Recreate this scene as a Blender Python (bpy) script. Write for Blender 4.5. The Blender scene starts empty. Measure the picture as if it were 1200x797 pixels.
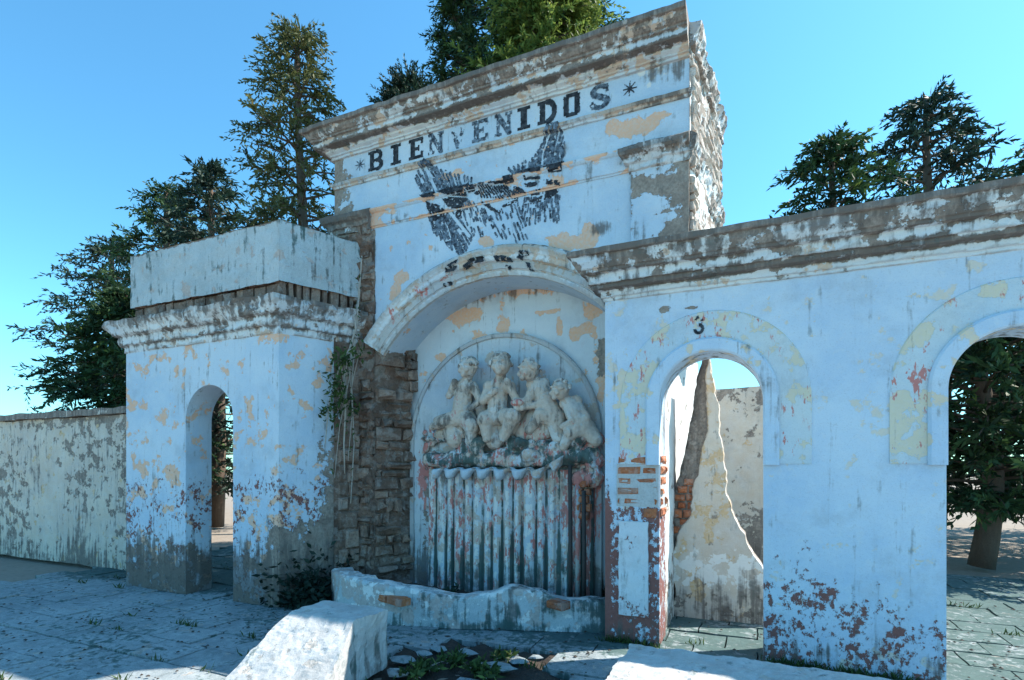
import bpy, bmesh, math, random
from mathutils import Vector, noise
R = math.radians
rnd = random.Random(7)
sc = bpy.context.scene
C = sc.collection

# ------------------------------------------------------------------ camera
YAW, F, YH, CX, CY, EYE = 24.2, 640.0, 545.0, 600.0, 398.5, 1.55
cam = bpy.data.cameras.new('camera')
cam.sensor_width = 36
cam.lens = 36*F/1200
cam.shift_y = (YH-CY)/1200
cam.clip_end = 500
co = bpy.data.objects.new('camera', cam); C.objects.link(co)
co.location = (0, 0, EYE); co.rotation_euler = (R(90), 0, R(YAW))
sc.camera = co

def W(px, py, Y):
    """measured point of the photograph on the upright plane at distance Y -> (x, z) in metres"""
    a = math.atan((px-CX)/F)-R(YAW)
    x = Y*math.tan(a)
    d = -math.sin(R(YAW))*x+math.cos(R(YAW))*Y
    return x, EYE+(YH-py)/F*d

def nz(x, y, z, s=1.0, o=0.0):
    return noise.noise(Vector((x*s+o, y*s+o*1.7, z*s-o)))
def fb(x, y, z, s=1.0, o=0.0):
    return noise.fractal(Vector((x*s+o, y*s+o*1.7, z*s-o)), 1.0, 2.0, 4)
def clamp(v, a=0., b=1.): return max(a, min(b, v))
def ss(v, a, b):
    t = clamp((v-a)/(b-a)); return t*t*(3-2*t)
def blobs(lst):
    def f(x, y, z):
        m = 0
        for b in lst:
            d = math.hypot((x-b[0])/b[2], (z-b[1])/b[3])
            v = (1.5-d)*(b[4] if len(b) > 4 else 1)
            if v > m: m = v
        return clamp(m)
    return f
def pblobs(lst, Y):
    out = []
    for b in lst:
        x, z = W(b[0], b[1], Y)
        d = math.hypot(x, Y)
        out.append((x, z, b[2]*d/F*1.05, b[3]*d/F) + tuple(b[4:]))
    return blobs(out)

# ------------------------------------------------------------------ mesh builder
class MB:
    def __init__(s): s.v = []; s.f = []; s.a = {}; s.sm = []
    def vert(s, p): s.v.append(tuple(p)); return len(s.v)-1
    def face(s, *i): s.f.append(tuple(i))
    def grid(s, fn, nu, nv, flip=False):
        b = len(s.v)
        for j in range(nv+1):
            for i in range(nu+1): s.v.append(tuple(fn(i/nu, j/nv)))
        for j in range(nv):
            for i in range(nu):
                a = b+j*(nu+1)+i; q = (a, a+1, a+nu+2, a+nu+1)
                s.f.append(q[::-1] if flip else q)
        return b
    def quad(s, p0, p1, p2, p3, nu=1, nv=1):
        p0, p1, p2, p3 = map(Vector, (p0, p1, p2, p3))
        s.grid(lambda u, v: (p0*(1-u)+p1*u)*(1-v)+(p3*(1-u)+p2*u)*v, nu, nv)
    def box(s, x0, x1, y0, y1, z0, z1, step=9):
        n = lambda a, b: max(1, int(round(abs(b-a)/step)))
        nx, ny, n3 = n(x0, x1), n(y0, y1), n(z0, z1)
        s.quad((x0,y0,z0),(x1,y0,z0),(x1,y0,z1),(x0,y0,z1), nx, n3)
        s.quad((x1,y1,z0),(x0,y1,z0),(x0,y1,z1),(x1,y1,z1), nx, n3)
        s.quad((x0,y1,z0),(x0,y0,z0),(x0,y0,z1),(x0,y1,z1), ny, n3)
        s.quad((x1,y0,z0),(x1,y1,z0),(x1,y1,z1),(x1,y0,z1), ny, n3)
        s.quad((x0,y0,z1),(x1,y0,z1),(x1,y1,z1),(x0,y1,z1), nx, ny)
        s.quad((x0,y1,z0),(x1,y1,z0),(x1,y0,z0),(x0,y0,z0), nx, ny)
    def tube(s, pts, rad, n=8, attr=None):
        pts = [Vector(p) for p in pts]; rings = []
        for i, p in enumerate(pts):
            d = (pts[min(i+1, len(pts)-1)]-pts[max(i-1, 0)]).normalized()
            u = d.cross(Vector((0.31, 0.17, 0.93))).normalized(); w = d.cross(u)
            r = rad[i] if isinstance(rad, (list, tuple)) else rad
            rings.append([s.vert(p+(u*math.cos(k*2*math.pi/n)+w*math.sin(k*2*math.pi/n))*r) for k in range(n)])
        for a, b in zip(rings, rings[1:]):
            for k in range(n): s.face(a[k], a[(k+1) % n], b[(k+1) % n], b[k])
        s.face(*rings[0][::-1]); s.face(*rings[-1])
    def ball(s, c, r, n=12, m=8, sq=(1,1,1)):
        b = len(s.v)
        for j in range(m+1):
            t = math.pi*j/m
            for i in range(n):
                p = 2*math.pi*i/n
                s.v.append((c[0]+r*sq[0]*math.sin(t)*math.cos(p), c[1]+r*sq[1]*math.sin(t)*math.sin(p), c[2]+r*sq[2]*math.cos(t)))
        for j in range(m):
            for i in range(n):
                s.f.append((b+j*n+i, b+(j+1)*n+i, b+(j+1)*n+(i+1) % n, b+j*n+(i+1) % n))
    def capsule(s, p, q, r0, r1, n=10):
        p = Vector(p); q = Vector(q); L = (q-p).length
        k = max(2, int(L/(min(r0, r1)*.5))+1)
        for i in range(k+1):
            t = i/k; s.ball(p.lerp(q, t), r0*(1-t)+r1*t, n, 6)
    def attr(s, name, fn):
        s.a[name] = [fn(*v) for v in s.v]
    def jitter(s, amp, sc_=6, o=0):
        s.v = [(x+amp*nz(x,y,z,sc_,o+3), y+amp*nz(x,y,z,sc_,o+11), z+amp*nz(x,y,z,sc_,o+23)) for x, y, z in s.v]
    def build(s, name, mat, parent=None, smooth=False, weld=0):
        off = Vector((0,0,0)); p = parent
        while p is not None: off += p.location; p = p.parent
        me = bpy.data.meshes.new(name)
        me.from_pydata([(x-off.x, y-off.y, z-off.z) for x, y, z in s.v], [], s.f)
        for k, vals in s.a.items():
            at = me.attributes.new(k, 'FLOAT', 'POINT'); at.data.foreach_set('value', vals)
        if weld:
            bm = bmesh.new(); bm.from_mesh(me); bmesh.ops.remove_doubles(bm, verts=bm.verts, dist=weld)
            bmesh.ops.recalc_face_normals(bm, faces=bm.faces); bm.to_mesh(me); bm.free()
        if smooth: me.polygons.foreach_set('use_smooth', [True]*len(me.polygons))
        me.materials.append(mat); me.update()
        o = bpy.data.objects.new(name, me); C.objects.link(o); o.parent = parent
        return o

def remeshed(mb, vox):
    me = bpy.data.meshes.new('tmp'); me.from_pydata(mb.v, [], mb.f)
    o = bpy.data.objects.new('tmp', me); C.objects.link(o)
    md = o.modifiers.new('r', 'REMESH'); md.mode = 'VOXEL'; md.voxel_size = vox
    m2 = o.modifiers.new('s', 'SMOOTH'); m2.factor = .5; m2.iterations = 2
    bpy.context.view_layer.update()
    dg = bpy.context.evaluated_depsgraph_get()
    em = bpy.data.meshes.new_from_object(o.evaluated_get(dg))
    out = MB(); out.v = [tuple(v.co) for v in em.vertices]; out.f = [tuple(p.vertices) for p in em.polygons]
    bpy.data.objects.remove(o); bpy.data.meshes.remove(em); bpy.data.meshes.remove(me)
    return out

def thing(name, label, cat, loc=(0,0,0), group=None):
    o = bpy.data.objects.new(name, None); C.objects.link(o); o.location = loc
    o.empty_display_size = .1
    return tag(o, label, cat, group)
def tag(o, label, cat, group=None):
    o['label'] = label; o['category'] = cat
    if group: o['group'] = group
    return o
def structure(o): o['kind'] = 'structure'; return o

# ------------------------------------------------------------------ materials
class G:
    def __init__(s, name):
        s.m = bpy.data.materials.new(name); s.m.use_nodes = True
        s.t = s.m.node_tree; s.b = s.t.nodes['Principled BSDF']
        s.b.inputs['Roughness'].default_value = .9
        s.b.inputs['Specular IOR Level'].default_value = .25
        s.pos = s.n('ShaderNodeNewGeometry').outputs['Position']
    def n(s, k, **kw):
        nd = s.t.nodes.new(k)
        for a, b in kw.items(): setattr(nd, a, b)
        return nd
    def put(s, sock, v):
        if hasattr(v, 'is_output'): s.t.links.new(v, sock)
        elif isinstance(v, (tuple, list)) and len(v) == 3 and sock.type == 'RGBA': sock.default_value = (*v, 1)
        else: sock.default_value = v
    def noise(s, scale, detail=4, rough=.6, st=None, off=0, dist=0):
        mp = s.n('ShaderNodeMapping'); s.put(mp.inputs['Vector'], s.pos)
        mp.inputs['Location'].default_value = (off, off*.7, -off*1.3)
        if st: mp.inputs['Scale'].default_value = st
        nd = s.n('ShaderNodeTexNoise'); s.put(nd.inputs['Vector'], mp.outputs[0])
        nd.inputs['Scale'].default_value = scale; nd.inputs['Detail'].default_value = detail
        nd.inputs['Roughness'].default_value = rough; nd.inputs['Distortion'].default_value = dist
        return nd.outputs['Fac']
    def vor(s, scale, feature='F1', st=None, rn=1.0):
        mp = s.n('ShaderNodeMapping'); s.put(mp.inputs['Vector'], s.pos)
        if st: mp.inputs['Scale'].default_value = st
        nd = s.n('ShaderNodeTexVoronoi', feature=feature); s.put(nd.inputs['Vector'], mp.outputs[0])
        nd.inputs['Scale'].default_value = scale; nd.inputs['Randomness'].default_value = rn
        return nd.outputs['Distance']
    def attr(s, name):
        return s.n('ShaderNodeAttribute', attribute_name=name).outputs['Fac']
    def math(s, op, a, b=0., c=0.):
        nd = s.n('ShaderNodeMath', operation=op)
        for i, v in enumerate((a, b, c)): s.put(nd.inputs[i], v)
        return nd.outputs[0]
    def ss(s, v, lo, hi, a=0., b=1.):
        nd = s.n('ShaderNodeMapRange', interpolation_type='SMOOTHSTEP')
        s.put(nd.inputs[0], v)
        for i, x in enumerate((lo, hi, a, b)): s.put(nd.inputs[1+i], x)
        return nd.outputs[0]
    def mix(s, f, a, b, mode='MIX'):
        nd = s.n('ShaderNodeMix', data_type='RGBA', blend_type=mode)
        s.put(nd.inputs[0], f); s.put(nd.inputs[6], a); s.put(nd.inputs[7], b)
        return nd.outputs[2]
    def mask(s, name, nse, soft=.05, amt=.92, w=.17):
        # the attribute is the share of the surface the wear covers
        v = s.math('ADD', s.attr(name), s.math('MULTIPLY', s.math('SUBTRACT', s.ss(nse, .5-w, .5+w), .5), amt))
        return s.ss(v, .5-soft, .5+soft)
    def bump(s, h, strength=.5, dist=.02):
        nd = s.n('ShaderNodeBump'); nd.inputs['Strength'].default_value = strength
        nd.inputs['Distance'].default_value = dist
        s.put(nd.inputs['Height'], h); s.t.links.new(nd.outputs[0], s.b.inputs['Normal'])
    def col(s, c): s.put(s.b.inputs['Base Color'], c)

BLUE_A, BLUE_B = (.45,.585,.72), (.58,.68,.77)
TAN = (.76,.41,.23)
def wall_mat(name, A=BLUE_A, B=BLUE_B, tan=TAN, bare=(.27,.215,.18), bare2=(.40,.34,.29),
             under=(.17,.075,.065), chip=(.62,.66,.70), spots=.665, speck=.22, grime=.30, edge=0., pk=24):
    g = G(name)
    n1 = g.noise(1.3, 5, .6); n2 = g.noise(7, 6, .65, off=3); n3 = g.noise(38, 5, .65, off=7)
    streak = g.noise(5, 5, .65, st=(3.2,3.2,.22), off=12)
    blot = g.noise(2.6, 6, .68, off=61)
    c = g.mix(g.ss(n1, .35, .65), A, B)
    c = g.mix(g.ss(n2, .3, .75, 0, .30), c, (.70,.76,.80))
    c = g.mix(g.ss(streak, .56, .8, 0, .22), c, (.27,.27,.28))
    c = g.mix(g.ss(blot, .50, .72, 0, grime), c, (.30,.32,.34))
    sp4 = g.noise(110, 3, .7, off=17)
    c = g.mix(g.ss(sp4, .55, .72, 0, speck), c, (.16,.15,.15))
    c = g.mix(g.ss(sp4, .46, .30, 0, speck*.8), c, (.80,.82,.82))
    # small flaked spots everywhere
    sp = g.ss(g.noise(4.5, 6, .62, off=21), spots, spots+.03)
    mt = g.mask('tan', g.noise(5, 6, .62, off=5), .05)
    mt = g.math('MAXIMUM', mt, sp)
    tc = g.mix(n2, tan, tuple(x*1.18 for x in tan))
    tc = g.mix(g.ss(n3, .4, .7, 0, .5), tc, (.66,.60,.54))
    c = g.mix(g.math('MULTIPLY', mt, .85), c, tc)
    # worn ghosts (white lime showing)
    wn = g.mask('lime', g.noise(9, 5, .6, off=15), .08)
    c = g.mix(wn, c, (.72,.72,.70))
    if edge:
        pt = s_pt = g.n('ShaderNodeNewGeometry').outputs['Pointiness']
        ew = g.ss(g.math('ADD', pt, g.math('MULTIPLY', g.math('SUBTRACT', n2, .5), .10)), .515, .545, 0, edge)
        c = g.mix(ew, c, g.mix(n3, (.26,.21,.175), (.46,.40,.34)))
    # peeling coat: chips of paint on a red brown ground
    pn = g.math('ADD', g.math('MULTIPLY', g.noise(pk, 6, .75, off=31, st=(1,1,.8)), .62), g.math('MULTIPLY', g.noise(5, 3, .6, off=36), .38))
    mp = g.mask('peel', pn, .05)
    uc = g.mix(n3, under, tuple(x*1.9 for x in under))
    c = g.mix(mp, c, uc)
    rp = g.mask('pink', g.noise(14, 5, .7, off=77, st=(1.5,1.5,.6)), .06)
    c = g.mix(rp, c, g.mix(n2, (.50,.14,.13), (.62,.32,.28)))
    # bare render
    mb = g.mask('bare', g.noise(6, 6, .68, off=41), .04)
    bc = g.mix(g.ss(n2, .3, .7), bare, bare2)
    bc = g.mix(g.ss(n3, .35, .7, 0, .6), bc, tuple(x*.6 for x in bare))
    c = g.mix(mb, c, bc)
    # grime and algae
    md = g.mask('dark', g.math('ADD', g.math('MULTIPLY', streak, .6), g.math('MULTIPLY', n2, .4)), .25)
    c = g.mix(g.math('MULTIPLY', md, .85), c, g.mix(n3, (.07,.06,.055), (.20,.17,.15)))
    mg = g.mask('moss', g.math('ADD', g.math('MULTIPLY', streak, .5), g.math('MULTIPLY', n2, .5)), .22)
    c = g.mix(g.math('MULTIPLY', mg, .88), c, g.mix(n2, (.02,.045,.045), (.07,.14,.13)))
    g.col(c)
    h = g.math('ADD', g.math('MULTIPLY', n3, .35), g.math('MULTIPLY', n2, .8))
    h = g.math('SUBTRACT', h, g.math('MULTIPLY', mb, .9))
    h = g.math('SUBTRACT', h, g.math('MULTIPLY', mp, .4))
    h = g.math('SUBTRACT', h, g.math('MULTIPLY', mt, .22))
    h = g.math('ADD', h, g.math('MULTIPLY', n1, .8))
    g.bump(h, .7, .018)
    return g.m

def block_mat(name, ca, cb, cc, mort=None, wash=0):
    g = G(name); r = g.attr('rnd'); n2 = g.noise(9, 5, .65); n3 = g.noise(45, 4, .6, off=4)
    c = g.mix(r, ca, cb)
    c = g.mix(g.ss(n2, .4, .7, 0, .75), c, cc)
    c = g.mix(g.ss(n3, .45, .75, 0, .55), c, tuple(x*.4 for x in ca))
    c = g.mix(g.ss(g.noise(2.2, 5, .7, off=9), .45, .68, 0, .7), c, tuple(x*.35 for x in ca))
    if mort: c = g.mix(g.mask('mort', n2), c, mort)
    if wash: c = g.mix(g.ss(g.noise(8, 6, .7, off=14), .50, .60, 0, wash), c, (.52,.50,.47))
    g.col(c); g.bump(g.math('ADD', g.math('MULTIPLY', n3, .5), n2), .9, .02)
    return g.m

def flat_mat(name, a, b, scale=8, bump=.3, rough=.9, st=None):
    g = G(name); n = g.noise(scale, 5, .65, st=st); n3 = g.noise(scale*5, 3, .6, off=2)
    c = g.mix(n, a, b); c = g.mix(g.ss(n3, .4, .75, 0, .4), c, tuple(x*.6 for x in a))
    g.col(c); g.bump(g.math('ADD', n, g.math('MULTIPLY', n3, .4)), bump, .02)
    g.b.inputs['Roughness'].default_value = rough
    return g.m

def leaf_mat(name, lo, hi, tip, trans=.25):
    g = G(name); r = g.attr('rnd')
    c = g.mix(g.ss(r, 0, .7), lo, hi); c = g.mix(g.ss(r, .78, 1.0), c, tip)
    g.col(c); g.b.inputs['Roughness'].default_value = .6
    tr = g.n('ShaderNodeBsdfTranslucent'); g.put(tr.inputs[0], c)
    mx = g.n('ShaderNodeMixShader'); mx.inputs[0].default_value = trans
    out = g.t.nodes['Material Output']
    g.t.links.new(g.b.outputs[0], mx.inputs[1]); g.t.links.new(tr.outputs[0], mx.inputs[2])
    g.t.links.new(mx.outputs[0], out.inputs['Surface'])
    return g.m

M = {}
M['facade'] = wall_mat('pale_blue_plaster')
M['niche'] = wall_mat('niche_plaster', A=(.55,.62,.68), B=(.66,.70,.72), spots=.64)
M['cornice'] = wall_mat('weathered_moulding', edge=.5, A=(.56,.63,.70), B=(.70,.72,.72), tan=(.55,.40,.29), spots=.60, bare=(.24,.20,.175), bare2=(.42,.37,.33))
M['wing'] = wall_mat('wing_plaster', A=(.47,.60,.75), B=(.57,.68,.79), tan=(.68,.55,.38), spots=.70)
M['band'] = wall_mat('ochre_washed_band', A=(.50,.61,.70), B=(.60,.65,.66), tan=(.64,.56,.40), spots=.62)
M['pier'] = wall_mat('peeling_pier_paint', A=(.58,.64,.70), B=(.68,.70,.74), spots=.72)
M['relief'] = wall_mat('fountain_stucco', edge=.4, A=(.46,.54,.62), B=(.58,.62,.64), tan=(.50,.38,.30), spots=.585)
M['statue'] = wall_mat('statue_stucco', A=(.56,.51,.46), B=(.63,.60,.56), tan=(.52,.41,.33), spots=.50)
M['basin'] = wall_mat('basin_render', speck=.5, A=(.36,.42,.44), B=(.46,.52,.54), tan=(.40,.33,.30), bare=(.22,.19,.18), spots=.60)
M['stone'] = wall_mat('rough_concrete', speck=.28, grime=.2, A=(.34,.34,.33), B=(.46,.45,.435), tan=(.36,.32,.28), spots=.62)
M['inner'] = wall_mat('limewashed_wall', A=(.72,.71,.68), B=(.78,.77,.74), tan=(.50,.45,.40), spots=.66)
M['ochre'] = wall_mat('old_ochre_wall', A=(.56,.48,.40), B=(.66,.57,.46), tan=(.55,.38,.2), spots=.62, bare=(.22,.19,.17))
M['adobe'] = block_mat('adobe_blocks', (.16,.10,.075), (.38,.265,.205), (.27,.19,.15), wash=.25)
M['brick'] = block_mat('red_brick', (.45,.125,.05), (.54,.20,.09), (.36,.17,.12), wash=.3)
M['limebrick'] = block_mat('limewashed_brick', (.50,.44,.38), (.66,.62,.57), (.44,.30,.23))
M['mortar'] = flat_mat('lime_mortar', (.44,.44,.43), (.58,.60,.62), 14, .6)
M['core'] = flat_mat('broken_core', (.17,.145,.13), (.33,.29,.26), 7, .9)
M['black'] = None
g = G('worn_black_paint'); n = g.noise(26, 4, .6)
g.col(g.mix(g.ss(n, .35, .75), (.018,.022,.03), (.075,.085,.10))); M['black'] = g.m
g = G('faded_black_paint'); n = g.noise(20, 4, .6)
g.col(g.mix(g.ss(n, .35, .68), (.028,.036,.05), (.20,.26,.33))); M['faded'] = g.m
M['red'] = flat_mat('rust_red_paint', (.20,.07,.05), (.3,.14,.1), 20)
M['bark'] = flat_mat('bark', (.09,.065,.05), (.17,.13,.10), 14, .9, st=(1,1,.25))
M['vine'] = flat_mat('dry_stem', (.34,.30,.26), (.50,.45,.40), 12, .4)
M['groove'] = flat_mat('groove_black', (.05,.05,.055), (.12,.10,.09), 18, .4)  # near black, for the shade of the fountain's two narrow grooves
M['conifer'] = leaf_mat('conifer_foliage', (.012,.028,.014), (.04,.085,.03), (.16,.22,.05), .2)
M['cedar'] = leaf_mat('cedar_sunlit_foliage', (.06,.095,.022), (.17,.23,.05), (.36,.38,.10), .45)  # sunlit highlights put into the leaf colour
M['olive'] = leaf_mat('olive_foliage', (.04,.055,.024), (.11,.125,.045), (.26,.22,.09), .25)
M['pine'] = leaf_mat('dark_pine_foliage', (.010,.024,.018), (.03,.06,.04), (.06,.10,.05), .15)
M['weed'] = leaf_mat('weed_leaves', (.03,.055,.02), (.07,.12,.035), (.16,.22,.06), .3)
M['pave'] = wall_mat('paving_slabs', speck=.35, A=(.16,.195,.205), B=(.26,.30,.31), tan=(.30,.27,.24), spots=.60)
M['soil'] = flat_mat('dark_soil', (.035,.028,.024), (.085,.07,.06), 12, 1.0)
M['ground'] = flat_mat('dusty_ground', (.24,.20,.165), (.34,.29,.24), 3, .5)

# ------------------------------------------------------------------ shape helpers
class Frame:
    """wall frame: u along the wall, d into the wall, z up"""
    def __init__(s, o, ang=0):
        s.o = Vector((o[0], o[1], 0)); s.u = Vector((math.cos(ang), math.sin(ang), 0)); s.d = Vector((-math.sin(ang), math.cos(ang), 0))
    def __call__(s, u, d, z): return s.o+s.u*u+s.d*d+Vector((0,0,z))

def arched_wall(mb, fr, u0, u1, z0, z1, arches, thick, step=.04, ends=True):
    rows = int((z1-z0)/step)
    segs = []; cur = u0
    for (c, r, zs) in arches:
        segs.append(('w', cur, c-r)); segs.append(('a', c, r, zs)); cur = c+r
    segs.append(('w', cur, u1))
    for sg in segs:
        if sg[0] == 'w':
            n = max(1, int((sg[2]-sg[1])/step))
            for d, fl in ((0, False), (thick, True)):
                mb.grid(lambda a, b: fr(sg[1]+(sg[2]-sg[1])*a, d, z0+(z1-z0)*b), n, rows, fl)
        else:
            _, c, r, zs = sg; n = max(16, int(2.4*r/step))
            def p(a, b, d):
                t = math.pi*(1-a); lo = zs+r*math.sin(t)
                return fr(c+r*math.cos(t), d, lo+(z1-lo)*b)
            for d, fl in ((0, False), (thick, True)):
                mb.grid(lambda a, b: p(a, b, d), n, rows, fl)
            nd = max(2, int(thick/step))
            for sx in (-1, 1):
                mb.grid(lambda a, b: fr(c+sx*r, thick*a, z0+(zs-z0)*b), nd, int((zs-z0)/step), sx > 0)
            mb.grid(lambda a, b: fr(c-r*math.cos(math.pi*b), thick*a, zs+r*math.sin(math.pi*b)), nd, n)
    if ends:
        nd = max(2, int(thick/step))
        mb.grid(lambda a, b: fr(u0, thick*(1-a), z0+(z1-z0)*b), nd, rows)
        mb.grid(lambda a, b: fr(u1, thick*a, z0+(z1-z0)*b), nd, rows)
    mb.grid(lambda a, b: fr(u0+(u1-u0)*a, thick*b, z1), max(1, int((u1-u0)/step)), 2)

def sweep(mb, path, prof, step=.05, jit=0.0, cap=True):
    """mouldings: profile (out, z) swept along a plan path; outward is to the right of travel"""
    P = [Vector((p[0], p[1])) for p in path]; st = []
    for i, p in enumerate(P):
        ds = []
        if i > 0: ds.append((p-P[i-1]).normalized())
        if i < len(P)-1: ds.append((P[i+1]-p).normalized())
        ns = [Vector((d.y, -d.x)) for d in ds]
        m = sum(ns, Vector((0,0)));
        if len(ns) == 2: m = m/(1+ns[0].dot(ns[1]))
        st.append((p, m))
    pts = []
    for (p, m), (q, k) in zip(st, st[1:]):
        n = max(1, int((q-p).length/step))
        for i in range(n): t = i/n; pts.append((p.lerp(q, t), m.lerp(k, t)))
    pts.append(st[-1])
    # refine the profile
    pr = []
    for (o0, z0), (o1, z1) in zip(prof, prof[1:]):
        n = max(1, int(math.hypot(o1-o0, z1-z0)/.03))
        for i in range(n): pr.append((o0+(o1-o0)*i/n, z0+(z1-z0)*i/n))
    pr.append(prof[-1])
    b = len(mb.v); n = len(pr)
    for p, m in pts:
        for o, z in pr:
            x, y = p+m*o
            if jit and o > .005:
                k = fb(x, y, z, 7, 2)*jit
                e = max(0, fb(x, y, z, 2.6, 9)-.28)*jit*3      # chipped stretches
                q = p+m*max(.004, o-abs(k)-e)
                x, y = q; z += .6*jit*nz(x, y, z, 5, 7)
            mb.v.append((x, y, z))
    for i in range(len(pts)-1):
        for j in range(n-1):
            a = b+i*n+j; mb.f.append((a, a+n, a+n+1, a+1))
    if cap:
        mb.f.append(tuple(b+j for j in range(n))); e = b+(len(pts)-1)*n
        mb.f.append(tuple(e+j for j in range(n-1, -1, -1)))

def arch_sweep(mb, fr, c, zs, prof, a0, a1, n=90, jit=0):
    b = len(mb.v); k = len(prof)
    for i in range(n+1):
        t = a0+(a1-a0)*i/n
        for r, o in prof:
            u = c+r*math.cos(t); z = zs+r*math.sin(t)
            oo = o
            if jit and o > .01: oo = max(.004, o-abs(fb(u, 0, z, 8))*jit-max(0, fb(u, 1, z, 3, 5)-.3)*jit*3)
            mb.v.append(tuple(fr(u, -oo, z)))
    for i in range(n):
        for j in range(k-1):
            a = b+i*k+j; mb.f.append((a, a+1, a+k+1, a+k))
    mb.f.append(tuple(b+j for j in range(k))); mb.f.append(tuple(b+n*k+j for j in range(k-1, -1, -1)))

def blocks(mb, fr, u0, u1, z0, z1, bw, bh, keep, prot=.03, gap=.012, jit=.012, var=.3, back=.02):
    z = z0; row = 0; rr = mb.a.setdefault('rnd', [])
    while z < z1:
        h = bh*(1+var*rnd.uniform(-.5, .5)); u = u0-bw*(.5 if row % 2 else 0)-rnd.uniform(0, bw*.2)
        while u < u1:
            w = bw*(1+var*rnd.uniform(-1, 1)); a, b = max(u, u0), min(u+w, u1)
            if b-a > .03 and keep((a+b)/2, z+h/2):
                c = rnd.random(); o = prot*rnd.uniform(.4, 1.2); g = gap*rnd.uniform(.5, 1.5)
                lo, hi = z+g/2, z+h-g/2; a2, b2 = a+g/2, b-g/2
                def J(s=1): return rnd.uniform(-jit, jit)*s
                base = [(a2,lo),(b2,lo),(b2,hi),(a2,hi)]; e = min(.25*(b2-a2), .25*(hi-lo), .018)
                sgn = [(1,1),(-1,1),(-1,-1),(1,-1)]; idx = []
                for (p, q) in base: idx.append(mb.vert(fr(p+J(.5), back, q+J(.5))))
                for (p, q) in base: idx.append(mb.vert(fr(p+J(.5), -o*.55+J(.4), q+J(.5))))
                for (p, q), (s, t) in zip(base, sgn): idx.append(mb.vert(fr(p+s*e+J(.5), -o+J(.7), q+t*e+J(.5))))
                cm = mb.vert(fr((a2+b2)/2+J(2), -o*1.1+J(1), (lo+hi)/2+J(1)))
                for k in range(4):
                    k2 = (k+1) % 4
                    mb.face(idx[k], idx[k2], idx[4+k2], idx[4+k]); mb.face(idx[4+k], idx[4+k2], idx[8+k2], idx[8+k])
                    mb.face(idx[8+k], idx[8+k2], cm)
                rr.extend([c]*13)
            u += w
        z += h; row += 1

def decal(x0, x1, z0, z1, cell, mask, front):
    mb = MB(); ix = {}
    def V(i, j):
        if (i, j) not in ix:
            x, z = x0+i*cell, z0+j*cell
            ix[i, j] = mb.vert((x, front(x, z)-.004, z))
        return ix[i, j]
    for i in range(int((x1-x0)/cell)):
        for j in range(int((z1-z0)/cell)):
            if mask(x0+(i+.5)*cell, z0+(j+.5)*cell):
                mb.face(V(i,j), V(i+1,j), V(i+1,j+1), V(i,j+1))
    return mb

def inpoly(x, y, P):
    c = False; j = len(P)-1
    for i in range(len(P)):
        xi, yi = P[i]; xj, yj = P[j]
        if (yi > y) != (yj > y) and x < (xj-xi)*(y-yi)/(yj-yi)+xi: c = not c
        j = i
    return c
def segd(x, y, a, b):
    vx, vy = b[0]-a[0], b[1]-a[1]; t = clamp(((x-a[0])*vx+(y-a[1])*vy)/(vx*vx+vy*vy+1e-9))
    return math.hypot(x-a[0]-t*vx, y-a[1]-t*vy)

# ================================================================== SETTING: ground
mb = MB(); mb.quad((-90,-60,-.06),(90,-60,-.06),(90,120,-.06),(-90,120,-.06), 2, 2)
structure(mb.build('ground', M['ground']))

SOIL = [W(455,768,4),]
def soil_here(x, y):
    # broken paving with dark earth and weeds
    d = math.hypot((x+2.30)/.95, (y-3.70)/.50)+.55*nz(x, y, 0, 2.4, 5)
    return d < .85
mb = MB()
mb.grid(lambda u, v: (-4.6+4.6*u, 2.6+2.0*v, -.035+.05*fb(-4.6+4.6*u, 2.6+2.0*v, 0, 5)), 110, 50)
structure(mb.build('soil', M['soil'], smooth=True))
mb = MB()
y = 1.0; row = 0
ang = R(0)
while y < 9.4:
    h = .36; x = -9.0-(row % 2)*.25
    while x < 5:
        w = .50
        if not soil_here(x+w/2, y+h/2) or rnd.random() < .04:
            zt = .0+rnd.uniform(-.008, .008); g_ = .007
            sink = soil_here(x+w/2, y+h/2)
            tx, ty = (rnd.uniform(-.1, .1), rnd.uniform(-.1, .1)) if sink else (rnd.uniform(-.012, .012), rnd.uniform(-.012, .012))
            a, b, c, d = x+g_, x+w-g_, y+g_, y+h-g_
            H = lambda X, Y: zt+tx*(X-x-w/2)+ty*(Y-y-h/2)+.006*nz(X, Y, 0, 5)
            nb = 4; st = len(mb.v)
            def irr(X, Y): return (X+.012*nz(X, Y, 1, 9), Y+.012*nz(X, Y, 4, 9), H(X, Y))
            mb.grid(lambda u, v: irr(a+(b-a)*u, c+(d-c)*v), nb, nb)
            e = [st+i for i in range(nb+1)]+[st+nb+(nb+1)*i for i in range(1, nb+1)]+[st+(nb+1)*nb+i for i in range(nb-1, -1, -1)]+[st+(nb+1)*i for i in range(nb-1, 0, -1)]
            lo = [mb.vert((mb.v[q][0], mb.v[q][1], -.055)) for q in e]
            for q in range(len(e)):
                q2 = (q+1) % len(e); mb.face(e[q2], e[q], lo[q], lo[q2])
        x += w
    y += h; row += 1
mb.attr('moss', lambda x, y, z: clamp(.25+.35*nz(x, y, 0, 1.1)+(.35 if z < -.02 else 0)+.5*ss(y, 4.2, 4.7)))  # moss tint also carries the dimmer skylight, deepening toward the wall foot
mb.attr('dark', lambda x, y, z: clamp(.15+.3*nz(x, y, 0, .9, 4)))
structure(mb.build('pavement', M['pave']))

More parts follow.
